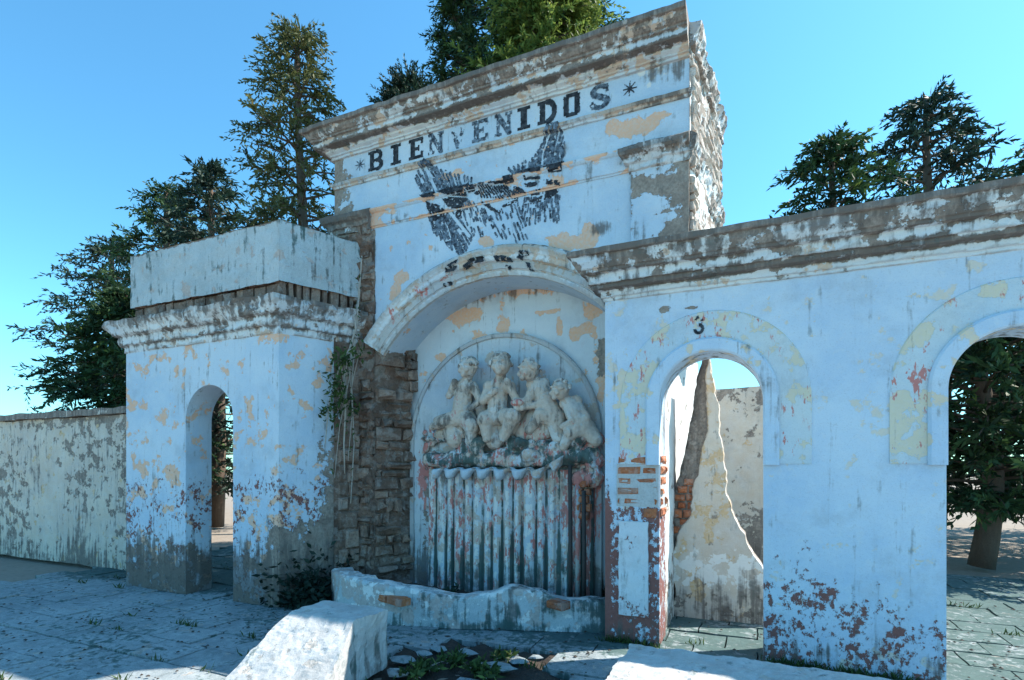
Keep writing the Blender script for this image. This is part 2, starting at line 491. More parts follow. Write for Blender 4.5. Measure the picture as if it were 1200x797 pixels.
# ================================================================== PORTAL WALL
YF = 5.25; XL, XR = -4.76, -.57
NC, NR, NZ = -2.57, 1.77, 1.78; YB = 5.70
portal = thing('portal_wall', 'tall pale blue plaster portal wall with BIENVENIDOS lettering, eagle emblem and arched niche', 'wall', (-2.6, 5.5, 0))
fr0 = Frame((0, YF))
mb = MB()
arched_wall(mb, fr0, XL, -.795, 0, 5.5, [(NC, NR, NZ)], YB-YF, .035, ends=False)
mb.grid(lambda a, b: (-.795+(XR+.795)*a, YF, 3.0+2.5*b), 7, 70)
mb.grid(lambda a, b: (XL, 7.0-(7.0-YF)*a, 5.5*b), 30, 100)
mb.quad((XL,7,0),(XL,7,5.5),(-.86,7,5.5),(-.86,7,0)); mb.quad((-.86,7,3.0),(-.86,7,5.5),(XR+.15,7,5.5),(XR+.15,7,3.0))
mb.quad((XL,YF+.03,5.5),(XR,YF,5.5),(XR+.15,7,5.5),(XL,7,5.5))
mb.quad((-.79,YF,3.0),(XR,YF,3.0),(XR+.15,7,3.0),(-.79,7,3.0))
tanf = pblobs([(735,150,28,11),(770,135,14,6),(675,285,22,10,.9),(690,268,9,10),(655,282,12,9,.8),(470,325,9,6),(460,345,9,10,.9),(505,290,6,5,.7),(572,285,9,8,.9),(560,250,6,5,.6),(640,175,9,4,.7),(457,290,4,4,.6),(600,215,16,4,.6),(530,205,20,4,.6)], YF)
baref = pblobs([(393,225,16,26),(405,255,12,14),(396,196,7,12,.8),(385,250,15,25)], YF)
def bare_m(x, y, z):
    v = baref(x, y, z)
    if x > XR-.02 and y > YF+.02: v = max(v, .42)
    if x < -3.95 and z < 2.95: v = max(v, ss(2.95-z, -.05, .1))
    if x < -4.15 and 2.9 < z < 4.35: v = 1
    return v
mb.attr('tan', tanf); mb.attr('bare', bare_m)
darkf = pblobs([(705,268,14,8,.55),(660,175,10,10,.3),(790,75,14,20,.55),(765,85,18,10,.4),(420,300,8,40,.3)], YF)
mb.attr('dark', lambda x, y, z: max(darkf(x, y, z), .35 if (y > YF+.03 and x > XR-.05) else 0, .3*ss(z, 5.2, 5.4), .8*ss(.7-z, 0, .7)))
mb.attr('lime', lambda x, y, z: 1.0 if (y > YF+.03 and x > XR-.05 and z > 2.9) else pblobs([(760,85,14,14,.7)], YF)(x, y, z))
mb.build('wall_body', M['facade'], portal)

# broken right end: rough masonry in the sun, with the cut mouldings showing
mb = MB()
def endf(a, b):
    y = YF-.012+1.76*a; z = 3.0+2.61*b; k = min(1, a*14)
    return (XR+.15*a+k*(.0+.05*fb(1, y, z, 1.8)+.012*fb(4, y, z, 9))+.004, y, z)
mb.grid(endf, 60, 110)
mb.attr('bare', lambda x, y, z: clamp(.42+.45*nz(x, y, z, 2.4, 6))); mb.attr('dark', lambda x, y, z: clamp(.12+.4*nz(x, y, z, 4, 2))); mb.attr('tan', lambda *a: .25)
mb.build('broken_end', M['inner'], portal)
mb = MB()
blocks(mb, Frame((XR+.01, YF+.03), R(85)), 0, 1.7, 3.05, 5.55, .26, .085, lambda u, z: nz(u*.6, 6, z, 2.0, 2) > -.02, .035, .014, .016, .4, back=.12)
mb.build('exposed_brick', M['limebrick'], portal)

mb = MB()
sweep(mb, [(XR-.004,YF-.01),(XR+.15,7.0)], [(o_*.38,z_) for o_, z_ in [(0,5.295),(.05,5.30),(.06,5.345),(.09,5.385),(.175,5.392),(.18,5.462),(.208,5.485),(.255,5.515),(.295,5.552),(.30,5.602),(.0,5.625)]], .03, .05)
sweep(mb, [(XR-.004,YF-.01),(XR+.15,7.0)], [(0,4.93),(.04,4.94),(.055,5.0),(0,5.02)], .03, .04)
sweep(mb, [(XR-.004,YF-.05),(XR+.15,7.0)], [(0,4.33),(.03,4.345),(.07,4.47),(.085,4.54),(0,4.60)], .03, .05)
mb.attr('lime', lambda x, y, z: .55); mb.attr('bare', lambda x, y, z: clamp(.4+.4*nz(x, y, z, 4))); mb.attr('dark', lambda x, y, z: clamp(.2+.4*nz(x, y, z, 5, 3)))
mb.build('chipped_moulding', M['cornice'], portal)

# niche back
mb = MB()
mb.grid(lambda a, b: (-4.42+3.60*a, YB, 3.7*b), 100, 110)
mb.attr('tan', pblobs([(545,372,20,10),(560,395,12,8,.8),(590,380,9,10),(515,420,8,6,.8),(532,420,5,5,.7),(645,365,16,3),(655,378,4,12),(672,392,6,10),(690,385,14,4),(700,360,14,16,.7),(625,340,60,7,.62),(700,410,8,30,.55),(705,450,4,30,.9),(499,440,6,10,.6),(497,470,4,12,.6)], YB))
mb.attr('bare', pblobs([(707,420,6,18)], YB))
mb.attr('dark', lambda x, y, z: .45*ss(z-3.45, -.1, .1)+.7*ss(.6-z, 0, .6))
mb.build('niche_back', M['niche'], portal)

# archivolt
mb = MB()
prof = [(NR+a, b) for a, b in ((0,0),(0,.05),(.012,.055),(.05,.055),(.058,.04),(.066,.055),(.066,.075),(.13,.078),(.138,.06),(.146,.08),(.15,.10),(.20,.105),(.215,.12),(.262,.135),(.285,.125),(.30,.10),(.31,.09),(.31,0))]
arch_sweep(mb, fr0, NC, NZ, prof, R(46), R(143.5), 130, .02)
mb.attr('tan', lambda x, y, z: clamp(.12+.4*nz(x, 0, z, 3)+.35*math.exp(-((z-3.75)/.15)**2)))
mb.attr('pink', pblobs([(527,328,7,5,.42),(500,345,9,7,.40),(465,372,6,8,.42)], YF))
mb.attr('dark', lambda x, y, z: clamp(.10+.3*nz(x, 0, z, 4)+.35*ss(math.hypot(x-NC, z-NZ)-NR, .27, .31)))
mb.build('archivolt', M['cornice'], portal)

# cornice, frieze bed, string course, base pilasters and capitals
pathA = [(XL,7.0),(XL,YF),(XR,YF)]
mb = MB()
sweep(mb, pathA, [(0,5.295),(.028,5.297),(.028,5.325),(.05,5.328),(.05,5.345),(.085,5.362),(.09,5.385),(.175,5.392),(.18,5.398),(.18,5.462),(.205,5.465),(.208,5.485),(.225,5.49),(.255,5.515),(.265,5.548),(.295,5.552),(.30,5.56),(.30,5.602),(.0,5.625)], .03, .011)
def band(z, *K):
    for a, b, v in K:
        if a <= z < b: return v
    return 0
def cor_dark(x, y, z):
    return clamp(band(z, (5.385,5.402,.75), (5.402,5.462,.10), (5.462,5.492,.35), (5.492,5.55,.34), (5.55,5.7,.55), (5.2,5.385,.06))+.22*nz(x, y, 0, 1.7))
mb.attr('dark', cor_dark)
mb.attr('bare', lambda x, y, z: clamp(band(z, (5.385,5.402,.8), (5.402,5.462,.22), (5.462,5.492,.6), (5.492,5.55,.40), (5.55,5.7,.92), (5.2,5.385,.12))+.3*nz(x, y, z, 2.2, 4)))
mb.attr('tan', lambda x, y, z: clamp(.25+.3*nz(x, y, z, 3)))
mb.build('cornice', M['cornice'], portal)
mb = MB(); mb.quad((XL-.2,YF-.2,5.605),(XR-.02,YF-.2,5.605),(XR+.12,7,5.64),(XL-.2,7,5.64), 60, 24)
mb.attr('dark', lambda x, y, z: .7); mb.attr('bare', lambda x, y, z: .9)
mb.build('coping', M['cornice'], portal)
mb = MB()
sweep(mb, pathA, [(0,4.935),(.02,4.935),(.025,4.955),(.045,4.965),(.05,4.995),(0,5.01)], .035, .012)
mb.attr('tan', lambda x, y, z: clamp(.5+.45*nz(x, y, 0, 2.0, 3))); mb.attr('dark', lambda x, y, z: .30+.35*ss(x, -1.4, -.9))
mb.build('frieze_moulding', M['cornice'], portal)
mb = MB()
sweep(mb, [(-4.19,YF),(-1.12,YF)], [(0,4.36),(.012,4.36),(.014,4.375),(.03,4.38),(.03,4.525),(.045,4.535),(.06,4.555),(.06,4.575),(0,4.595)], .035, .010)
mb.attr('tan', lambda x, y, z: clamp(.25+.5*nz(x, y, 0, 2.0, 8)+.55*ss(z, 4.53, 4.56)+.4*ss(4.385-z, -.01, .01)))
mb.attr('dark', lambda x, y, z: .12)
mb.build('string_course', M['facade'], portal)
def pilaster(x0, x1, right):
    mb = MB(); mb.box(x0, x1, YF-.04, YF+.0, 3.0 if right else 4.3, 4.37, .03)
    f = pblobs([(775,225,38,34),(760,262,40,10,.9),(790,260,24,20),(745,190,8,10)], YF-.04)
    k = pblobs([(762,238,17,10,1.2),(765,258,28,4,.75),(760,268,16,4,.8),(752,250,10,6,.8)], YF-.04)
    mb.attr('bare', lambda x, y, z: clamp(f(x, y, z)-1.3*k(x, y, z)) if right else 1)
    mb.attr('dark', lambda x, y, z: .15)
    mb.jitter(.006, 9)
    mb.build('pilaster', M['facade'], portal)
    mb = MB()
    sweep(mb, [(x0-.0,YF),(x0-.0,YF-.04),(x1+.01,YF-.04)], [(0,4.34),(.03,4.345),(.035,4.40),(.06,4.41),(.065,4.455),(.10,4.475),(.115,4.50),(.115,4.54),(0,4.60)], .03, .035)
    mb.attr('dark', lambda x, y, z: .3+.5*ss(z, 4.42, 4.5)+.3*nz(x, y, z, 4)); mb.attr('bare', lambda x, y, z: clamp(.25+.35*ss(z, 4.4, 4.5)+.4*nz(x, y, z, 3.)-(.18 if right else -.4)))
    mb.build('capital', M['cornice'], portal)
pilaster(-1.10, XR, True); pilaster(XL, -4.19, False)

# exposed masonry on the left
mb = MB()
mb.grid(lambda a, b: (-4.16+.25*a, YF-.0+.44*a-.03+.085*fb(a*.5, 1, 3*b, 4.5), 2.98*b), 24, 150)
mb.grid(lambda a, b: (XL+.62*a, YF-.02+.075*fb(XL+.62*a, 3, 4.3*b, 4.5), 4.3*b), 26, 180)
mb.a['rnd'] = [.1]*len(mb.v)
def keepL(u, z):
    if u > -4.2 and z > 2.9: return False
    return nz(u, 0, z, 3, 3) > -.35
blocks(mb, fr0, XL, -4.13, .0, 4.34, .24, .125, keepL, .06, .026, .030, .7)
frR = Frame((-4.15, YF-.01), math.atan2(.45, .25))           # splayed left jamb of the niche
blocks(mb, frR, 0, .53, .0, 3.06, .23, .13, lambda u, z: u < .46+.10*nz(0, 2, z, 3) and nz(u, 4, z, 3) > -.28, .075, .028, .036, .8)
blocks(mb, Frame((-3.93, YB-.10)), -.2, .10, 2.45, 2.85, .17, .13, lambda u, z: True, .05, .02, .02, .3, back=.1)
mb.build('exposed_masonry', M['adobe'], portal)

# ---- painted lettering
def rect(a, b, c, d): return lambda x, y: a <= x <= c and b <= y <= d
def seg(a, b, w): return lambda x, y: segd(x, y, a, b) < w
def ring(cx, cy, rx, ry, w, lo=-400, hi=400):
    def f(x, y):
        d = math.hypot((x-cx)/rx, (y-cy)/ry); t = math.degrees(math.atan2((y-cy)/ry, (x-cx)/rx))
        return abs(d-1) < w and lo <= t <= hi
    return f
LET = {
 'I': [rect(.33,0,.67,1), rect(.15,0,.85,.15), rect(.15,.85,.85,1)],
 'B': [rect(.12,0,.40,1), rect(0,0,.6,.15), rect(0,.85,.6,1), rect(.2,.43,.65,.57), ring(.58,.72,.30,.22,.42,-95,95), ring(.58,.27,.34,.22,.42,-95,95)],
 'E': [rect(.12,0,.40,1), rect(0,0,.95,.16), rect(0,.84,.95,1), rect(.3,.42,.68,.58), rect(.80,0,.95,.32), rect(.80,.70,.95,1), rect(.60,.36,.70,.64)],
 'N': [rect(.10,0,.28,1), rect(.72,0,.9,1), rect(0,0,.4,.14), rect(0,.86,.3,1), rect(.6,.86,1,1), seg((.18,.95),(.82,.06),.13)],
 'V': [seg((.16,.95),(.48,.06),.13), seg((.84,.95),(.52,.06),.10), rect(0,.86,.36,1), rect(.64,.86,1,1)],
 'D': [rect(.12,0,.40,1), rect(0,0,.6,.15), rect(0,.85,.6,1), ring(.5,.5,.40,.43,.30,-95,95)],
 'O': [rect(.08,.08,.36,.92), rect(.64,.08,.92,.92), rect(.2,0,.8,.17), rect(.2,.83,.8,1)],
 'S': [ring(.5,.72,.34,.22,.40,20,200), ring(.5,.72,.34,.22,.40,-180,-80), ring(.5,.27,.36,.21,.42,-180,90), rect(.08,.03,.2,.35), rect(.80,.65,.92,.97), seg((.3,.6),(.7,.4),.12)],
}
ZB, ZT = 5.05, 5.285
for ch, px, worn in (('B',440,.12),('I',464,.12),('E',488,.15),('N',511,.50),('V',537,.58),('E',563,.46),('N',590,.36),('I',614,.25),('D',641,.12),('O',670,.10),('S',703,.40)):
    cx = W(px, 150, YF)[0]; w = .19
    w = .205; ps = LET[ch]
    def mk(x, z):
        u = (x-cx)/w+.5; v = (z-ZB)/(ZT-ZB)
        u += .02*nz(x, 0, z, 40); v += .02*nz(x, 3, z, 40)
        if not any(p(u, v) for p in ps): return False
        bias = .16*v if ch == 'V' else 0
        return fb(x, 0, z, 24, px)*.5+.5 > worn*.95-.1+bias*1.3
    m_ = decal(cx-w*.56, cx+w*.56, ZB-.01, ZT+.01, .006, mk, lambda x, z: YF)
    m_.build('letter', M['faded'] if worn > .35 else M['black'], portal)
for px in (422, 738):
    cx = W(px, 150, YF)[0]; cz = 5.165
    def mk(x, z):
        d = math.hypot(x-cx, z-cz); t = math.atan2(z-cz, x-cx)
        return d < .024+.050*abs(math.cos(4*t+.2))**6 and fb(x, 0, z, 30, px) > -.55
    decal(cx-.1, cx+.1, cz-.1, cz+.1, .006, mk, lambda x, z: YF).build('star', M['faded'] if px < 500 else M['black'], portal)

# ---- painted eagle (worn wings), traced as flakes of paint on the plaster
def fac_front(x, z):
    if 4.38 <= z <= 4.53: return YF-.03
    if 4.53 < z <= 4.60: return YF-.062
    if 4.935 <= z <= 5.01: return YF-.05
    return YF
def zp(pts):        # measured outline -> wall metres
    return [W(480+a/4.43, 130+b/4.43, YF) for a, b in pts]
feather = [zp(p) for p in (
 [(70,262),(45,300),(25,350),(42,440),(80,440),(150,432),(215,420),(270,392),(318,345),(260,330),(190,315),(130,288),(100,262)],
 [(105,565),(190,530),(245,555),(330,650),(300,720),(265,752),(190,697),(130,635)],
 [(515,300),(590,268),(680,190),(712,120),(722,78),(772,62),(806,150),(792,262),(700,292),(600,312)],
 [(745,455),(790,445),(782,560),(755,612)],
)]
sparse = [zp(p) for p in ([(300,470),(480,520),(560,470),(740,440),(740,560),(660,700),(500,690),(430,640),(340,660),(270,520)],)]
solid = [zp(p) for p in (
 [(68,450),(140,434),(150,456),(82,464)], [(165,430),(215,412),(290,403),(302,440),(255,450),(208,452)],
 [(292,398),(350,395),(350,424),(312,432)], [(90,476),(165,498),(192,524),(118,556),(100,510)], [(168,462),(232,458),(285,462),(212,508),(180,485)],
 [(225,512),(290,480),(262,552),(240,548)], [(120,545),(195,522),(200,536),(120,580)],
 [(495,352),(548,340),(545,380),(500,388)], [(588,316),(692,304),(692,328),(590,336)], [(722,298),(802,280),(797,322),(728,330)],
 [(700,362),(790,370),(784,396),(706,386)], [(692,414),(776,404),(770,434),(692,444)], [(598,350),(684,346),(684,360),(600,366)],
 [(600,384),(684,372),(660,398),(610,402)], [(545,400),(575,402),(612,432),(600,442),(540,436)], [(624,428),(682,412),(676,436),(630,442)],
 [(376,478),(410,480),(446,512),(474,520),(470,534),(420,516)], [(478,492),(560,458),(566,470),(484,504)], [(352,420),(372,440),(360,446),(344,432)],
 [(366,386),(500,376),(500,384),(368,394)], [(205,448),(300,425),(310,470),(225,520)], [(690,440),(770,432),(690,470),(600,476)],
)]
bones = [(zp([(84,296),(150,440),(220,540),(310,650)]), .022), (zp([(690,300),(712,360),(690,470)]), .014), (zp([(140,445),(320,455)]), .010), (zp([(735,100),(690,230),(690,300)]), .010)]
def along(P, t):
    n = len(P)-1; i = min(int(t*n), n-1); f = t*n-i
    return (P[i][0]+(P[i+1][0]-P[i][0])*f, P[i][1]+(P[i+1][1]-P[i][1])*f)
strokes = []        # (a, b, half width) feather strokes, worn into dashes
er = random.Random(21)
for root, tips, nf, nd, cov, wd in (
  ([(88,452),(150,436),(215,420),(318,392)], [(30,350),(46,298),(72,262),(100,264),(130,290),(190,315),(260,332),(322,346)], 21, 4, .97, .0155),
  ([(104,552),(150,548),(192,534),(248,552)], [(128,632),(190,697),(228,726),(265,752),(300,720),(326,655)], 17, 5, .93, .0150),
  ([(560,338),(640,312),(700,300),(792,282)], [(512,302),(590,268),(680,190),(712,120),(724,78),(748,70),(772,62),(806,150),(800,230)], 27, 5, .97, .0160),
  ([(600,452),(690,448),(778,438)], [(575,560),(640,600),(690,560),(752,612),(784,560)], 17, 5, .72, .0125),
  ([(225,520),(320,468),(420,530),(560,480)], [(262,600),(350,660),(430,640),(520,690),(640,700)], 26, 7, .52, .0115)):
    for k in range(nf):
        t = k/(nf-1); a, b = along(root, t), along(tips, clamp(t+er.uniform(-.012, .012)))
        for q in range(nd):
            if er.random() > cov*(1.05-.25*q/nd): continue
            u0, u1 = (q+er.uniform(.0, .14))/nd, (q+er.uniform(.82, 1.0))/nd
            pa = [a[0]+(b[0]-a[0])*u0+er.uniform(-3,3), a[1]+(b[1]-a[1])*u0]; pb = [a[0]+(b[0]-a[0])*u1, a[1]+(b[1]-a[1])*u1+er.uniform(-3,3)]
            w0, w1 = zp([pa, pb]); strokes.append((w0, w1, wd*er.uniform(.6, 1.1)))
def eagle(x, z):
    for b, w in bones:
        for p, q in zip(b, b[1:]):
            if segd(x, z, p, q) < w*.85: return False
    e = fb(x, 0, z, 30, 3); xx, zz = x+.008*nz(x, 0, z, 24), z+.008*nz(x, 5, z, 24)
    for P in solid:
        if inpoly(xx, zz, P): return e > -.40
    for q in range(13):      # thin ribs of the breast
        a = 352+q*13; p0, p1 = zp([(a, 396), (a+30+q*2, 456)])
        if segd(xx, zz, p0, p1) < .0085: return e > -.3
    for a, b, w in strokes:
        if abs(xx-a[0]) < .3 and segd(xx, zz, a, b) < w: return 2 if e > -.42 else False
    return False
x0 = W(484, 200, YF)[0]; x1 = W(664, 200, YF)[0]
decal(x0, x1, 3.66, 5.06, .0075, lambda x, z: eagle(x, z) is True, fac_front).build('painted_eagle', M['black'], portal)
decal(x0, x1, 3.66, 5.06, .005, lambda x, z: eagle(x, z) == 2, fac_front).build('faded_feathers', M['faded'], portal)
# feet and ribbon of the emblem on the arch moulding
def za(pts): return [W(440+a/4.286, 270+b/4.286, YF-.09) for a, b in pts]
feet = [za(p) for p in ([(372,180),(425,150),(418,175),(398,208),(350,216)], [(335,268),(378,254),(380,270),(340,282)], [(440,182),(480,150),(550,134),(548,160),(500,168),(452,200)],
  [(595,130),(640,128),(684,142),(686,160),(640,152),(606,158)], [(735,108),(778,112),(776,130),(752,132),(740,150),(712,140)], [(752,158),(772,160),(792,204),(770,196)], [(655,172),(685,178),(668,198),(652,188)], [(330,312),(372,290),(366,300),(336,320)])]
def on_arch(x, z):
    r = math.hypot(x-NC, z-NZ)
    return YF-(.058 if r < NR+.066 else .081 if r < NR+.145 else .107 if r < NR+.2 else .137)
decal(W(505,300,YF)[0], W(640,300,YF)[0], 3.45, 3.87, .0075, lambda x, z: any(inpoly(x+.01*nz(x,0,z,20), z, P) for P in feet) and fb(x, 0, z, 22) > -.4 and NR < math.hypot(x-NC, z-NZ) < NR+.3, on_arch).build('painted_emblem', M['black'], portal)

# ================================================================== FOUNTAIN RELIEF
relief = thing('fountain_relief', 'weathered wall fountain of four stucco cherubs above a fluted curtain in the niche', 'fountain', (-2.6, 5.6, 0))
PC, PR, PZ = -2.70, 1.18, 1.86
mb = MB()
fp = Frame((0, YB))
n = 60
mb.grid(lambda a, b: (PC-PR*math.cos(math.pi*a), YB-.05, .0+(PZ+PR*math.sin(math.pi*a))*b), 70, 70)
arch_sweep(mb, fp, PC, PZ, [(PR-.035,.05),(PR-.03,.075),(PR,.08),(PR+.02,.065),(PR+.025,0)], 0, math.pi, 80)
for s_ in (-1, 1): mb.box(PC+s_*PR-.03, PC+s_*PR+.022, YB-.075, YB, 0, PZ, .06)
mb.attr('tan', pblobs([(700,560,8,30,.7),(697,500,6,20,.6)], YB))
mb.attr('bare', pblobs([(505,600,7,60,.35)], YB))
mb.attr('dark', lambda x, y, z: .75*ss(.75-z, 0, .6)+.15)
mb.attr('pink', pblobs([(500,560,8,30,.8),(695,580,10,50,.7)], YB))
mb.build('backdrop_panel', M['relief'], relief)

def P3(px, py, dy): 
    x, z = W(px, py, YB-.05-dy); return (x, YB-.05-dy, z)
def figure(head, hr, hd, limbs, hairs, face=(0,-1)):
    mb = MB(); c = P3(*head, hd); hr *= 1.22
    mb.ball(c, hr, 16, 12, (.92,1,1.08))
    fx = face[0]; L = math.hypot(fx, 1); f = Vector((fx/L, -1/L, 0)); s = Vector((1/L, fx/L, 0)); cv = Vector(c)
    mb.ball(cv+f*hr*1.0-Vector((0,0,hr*.12)), hr*.2, 8, 6, (.8,.9,1.3))                # nose
    for k in (-1, 1):
        mb.ball(cv+f*hr*.78+s*k*hr*.42-Vector((0,0,hr*.35)), hr*.32, 8, 6)             # cheeks
        mb.ball(cv+s*k*hr*.95-Vector((0,0,hr*.05)), hr*.24, 8, 6)                      # ears
        mb.ball(cv+f*hr*.86+s*k*hr*.36+Vector((0,0,hr*.30)), hr*.20, 8, 6, (1.4,1,.6)) # brows
    mb.ball(cv+f*hr*.8-Vector((0,0,hr*.80)), hr*.32, 8, 6)                             # chin
    mb.ball(cv+f*hr*.92-Vector((0,0,hr*.50)), hr*.17, 8, 6, (1.5,1,.6))                # lips
    for a, b, r0, r1 in limbs: mb.capsule(P3(*a), P3(*b), r0*1.17, r1*1.17)
    o = remeshed(mb, .0095)
    o.v = [(x+.005*fb(x,y,z,18), y+.007*fb(x,y,z,18,5), z+.005*fb(x,y,z,18,9)) for x, y, z in o.v]
    o.attr('tan', lambda x, y, z: clamp(.62+.45*nz(x, y, z, 4, 3)))
    o.attr('dark', lambda x, y, z: clamp(.22+.4*nz(x, y, z, 6, 6)))
    o.attr('pink', lambda x, y, z: clamp(.02+.25*nz(x, y, z, 3, 9)))
    body = o.build('cherub', M['statue'], relief, True)
    h = MB()
    for k in range(46):                                                               # curls
        t = rnd.uniform(0, math.pi*.55); p = rnd.uniform(0, 2*math.pi)
        d = Vector((math.sin(t)*math.cos(p), math.sin(t)*math.sin(p), math.cos(t)))
        if d.dot(f) > .72: continue
        h.ball(cv+d*hr*1.05-f*hr*.1, hr*rnd.uniform(.17, .27), 8, 6)
    o = remeshed(h, .009)
    o.attr('dark', lambda x, y, z: clamp(.42+.7*nz(x, y, z, 14)))
    o.build('hair', M['statue'], body, True)
figure((549,431), .088, .20, [
  ((549,441,.17),(546,449,.15),.045,.05), ((545,453,.14),(541,482,.14),.088,.10), ((535,453,.15),(554,454,.15),.06,.06),
  ((534,454,.15),(526,464,.20),.044,.036), ((526,464,.20),(533,447,.24),.034,.03),
  ((556,455,.15),(563,470,.2),.045,.037), ((563,470,.2),(551,479,.24),.036,.03),
  ((540,490,.14),(520,494,.2),.10,.07), ((520,494,.2),(507,500,.18),.06,.04), ((546,490,.14),(553,500,.22),.10,.08), ((553,500,.22),(551,517,.18),.07,.05),
  ((530,500,.1),(533,515,.14),.10,.09)], 8, (-.25,-1))
figure((587,427), .094, .24, [
  ((587,437,.2),(586,446,.18),.05,.055), ((585,452,.16),(583,482,.16),.095,.105), ((573,453,.17),(597,453,.17),.06,.06),
  ((572,454,.17),(566,470,.24),.046,.04), ((566,470,.24),(580,458,.30),.036,.032),
  ((598,454,.17),(605,468,.22),.046,.04), ((605,468,.22),(594,446,.30),.036,.03),
  ((580,488,.16),(568,492,.27),.09,.08), ((568,492,.27),(571,513,.24),.07,.05), ((588,488,.16),(601,488,.27),.09,.08), ((601,488,.27),(590,512,.24),.07,.05),
  ((575,498,.1),(580,515,.12),.1,.1)], 8, (.15,-1))
figure((620,434), .09, .26, [
  ((623,443,.2),(628,449,.18),.048,.055), ((631,453,.16),(645,484,.16),.09,.105), ((624,451,.19),(637,450,.15),.06,.06),
  ((624,454,.19),(618,471,.26),.046,.038), ((618,471,.26),(604,470,.28),.036,.032), ((640,455,.14),(632,474,.24),.045,.036), ((632,474,.24),(612,478,.28),.035,.03),
  ((648,490,.16),(634,486,.24),.09,.07), ((634,486,.24),(620,504,.22),.065,.045), ((650,490,.15),(655,512,.16),.10,.07)], 8, (-.6,-1))
figure((657,457), .082, .24, [
  ((661,465,.2),(665,470,.18),.045,.05), ((668,475,.15),(684,502,.15),.085,.105), ((662,473,.18),(676,470,.13),.055,.055),
  ((664,476,.19),(671,494,.24),.042,.036), ((671,494,.24),(659,500,.26),.034,.03), ((678,475,.13),(688,490,.2),.042,.036), ((688,490,.2),(674,502,.26),.034,.03),
  ((685,504,.15),(668,508,.24),.09,.07), ((668,508,.24),(660,524,.22),.06,.042), ((688,504,.14),(699,516,.18),.09,.06)], 8, (-.7,-1))
# bowl, big rounded shell between the figures
def lump(name, lst, vox, mat, amp=.02, dark=.25, moss=0, pink=.3, tan=.3, par=relief):
    mb = MB()
    for px, py, dy, r, sq in lst:
        mb.ball(P3(px, py, dy), r, 14, 10, sq)
    o = remeshed(mb, vox)
    o.v = [(x+amp*fb(x,y,z,9), y+amp*fb(x,y,z,9,5), z+amp*fb(x,y,z,9,9)) for x, y, z in o.v]
    o.attr('dark', lambda x, y, z: clamp(dark+.4*nz(x, y, z, 5))); o.attr('moss', lambda x, y, z: clamp(moss+.5*nz(x, y, z, 4, 3)) if moss else 0)
    o.attr('pink', lambda x, y, z: clamp(pink+.5*nz(x, y, z, 5, 8))); o.attr('tan', lambda x, y, z: clamp(tan+.5*nz(x, y, z, 4, 12)))
    return o.build(name, mat, par, True)
lump('bowl', [(607,472,.28,.075,(1.1,.9,.6)), (607,478,.26,.05,(1,.9,1))], .012, M['statue'], .004)
lump('shell', [(632,498,.08,.20,(1,.7,1.05)), (616,505,.08,.13,(1,.7,1))], .015, M['statue'], .008, .1, 0, .2, .7)
dr = [(563,478,.05,.10,(.9,.6,1.4)),(566,500,.09,.11,(1.1,.7,1.1)),(540,505,.09,.12,(1.2,.7,1)),(603,498,.08,.11,(1,.7,1.2)),(609,485,.05,.09,(1,.6,1.3)),(643,470,.04,.09,(1,.6,1.3)),(655,500,.07,.11,(1,.7,1.2)),(590,505,.1,.12,(1.2,.7,.9)),(520,508,.06,.10,(1.3,.7,.9)),(515,490,.05,.06,(1.5,.7,.7)),(676,515,.08,.10,(1.2,.7,.8)),(572,462,.04,.07,(.9,.6,1.4))]
lump('drapery', dr, .012, M['statue'], .022, .30, 0, .05, .65)
rocks = []
for k in range(70):
    px = rnd.uniform(508, 690); py = 520+rnd.uniform(-4, 26)-max(0, px-650)*.12
    if (508 < px < 540 and py < 532) or (562 < px < 604 and py < 531): continue
    rocks.append((px, py, rnd.uniform(.06, .2), rnd.uniform(.05, .10), (1.3, .9, .8)))
for px in range(505, 700, 7): rocks.append((px, 539-max(0, px-650)*.15, .10, .10, (1,1,.9)))
for px in range(540, 566, 6): rocks.append((px, 517, .12, .06, (1.2,1,.7)))
for px in range(500, 700, 8): rocks.append((px, 515, .05, .06, (1.2,1,.5)))
lump('rock_ledge', rocks, .016, M['relief'], .022, .30, .55, .35, .45)
side = [(rnd.uniform(672, 702), rnd.uniform(515, 562), rnd.uniform(.0, .12), rnd.uniform(.05, .1), (1,.8,1)) for k in range(34)]
lump('crumbling_side', side, .016, M['relief'], .03, .25, .25, .7, .55)
side = [(rnd.uniform(498, 512), rnd.uniform(495, 560), rnd.uniform(.0, .06), rnd.uniform(.03, .05), (1,.8,1)) for k in range(16)]
lump('crumbling_edge', side, .016, M['relief'], .02, .25, .1, .6, .45)

# scalloped rim
xa = W(509, 555, 5.42)[0]; xb = W(668, 545, 5.42)[0]
mb = MB()
def rim(u, v):
    x = xa+(xb-xa)*u; ph = (x-xa)/.215*2*math.pi; w_ = math.cos(ph)
    lift = .16*ss(u, .78, 1.0)
    t = v*2*math.pi
    yy = 5.45-.05*math.sin(u*math.pi)+.055*math.cos(t)-.035*w_; zz = 1.475+lift+.04*math.sin(t)+(-.050*abs(w_)**.6*(1 if w_ > 0 else -1) if math.sin(t) < .2 else -.012*w_)
    return (x, yy, zz+.008*nz(x, 0, zz, 14))
mb.grid(rim, 150, 14)
mb.attr('moss', lambda x, y, z: clamp(.05+.3*nz(x, y, z, 6)+.35*ss(1.43-z, 0, .05)))
mb.build('scalloped_rim', M['relief'], relief, True)

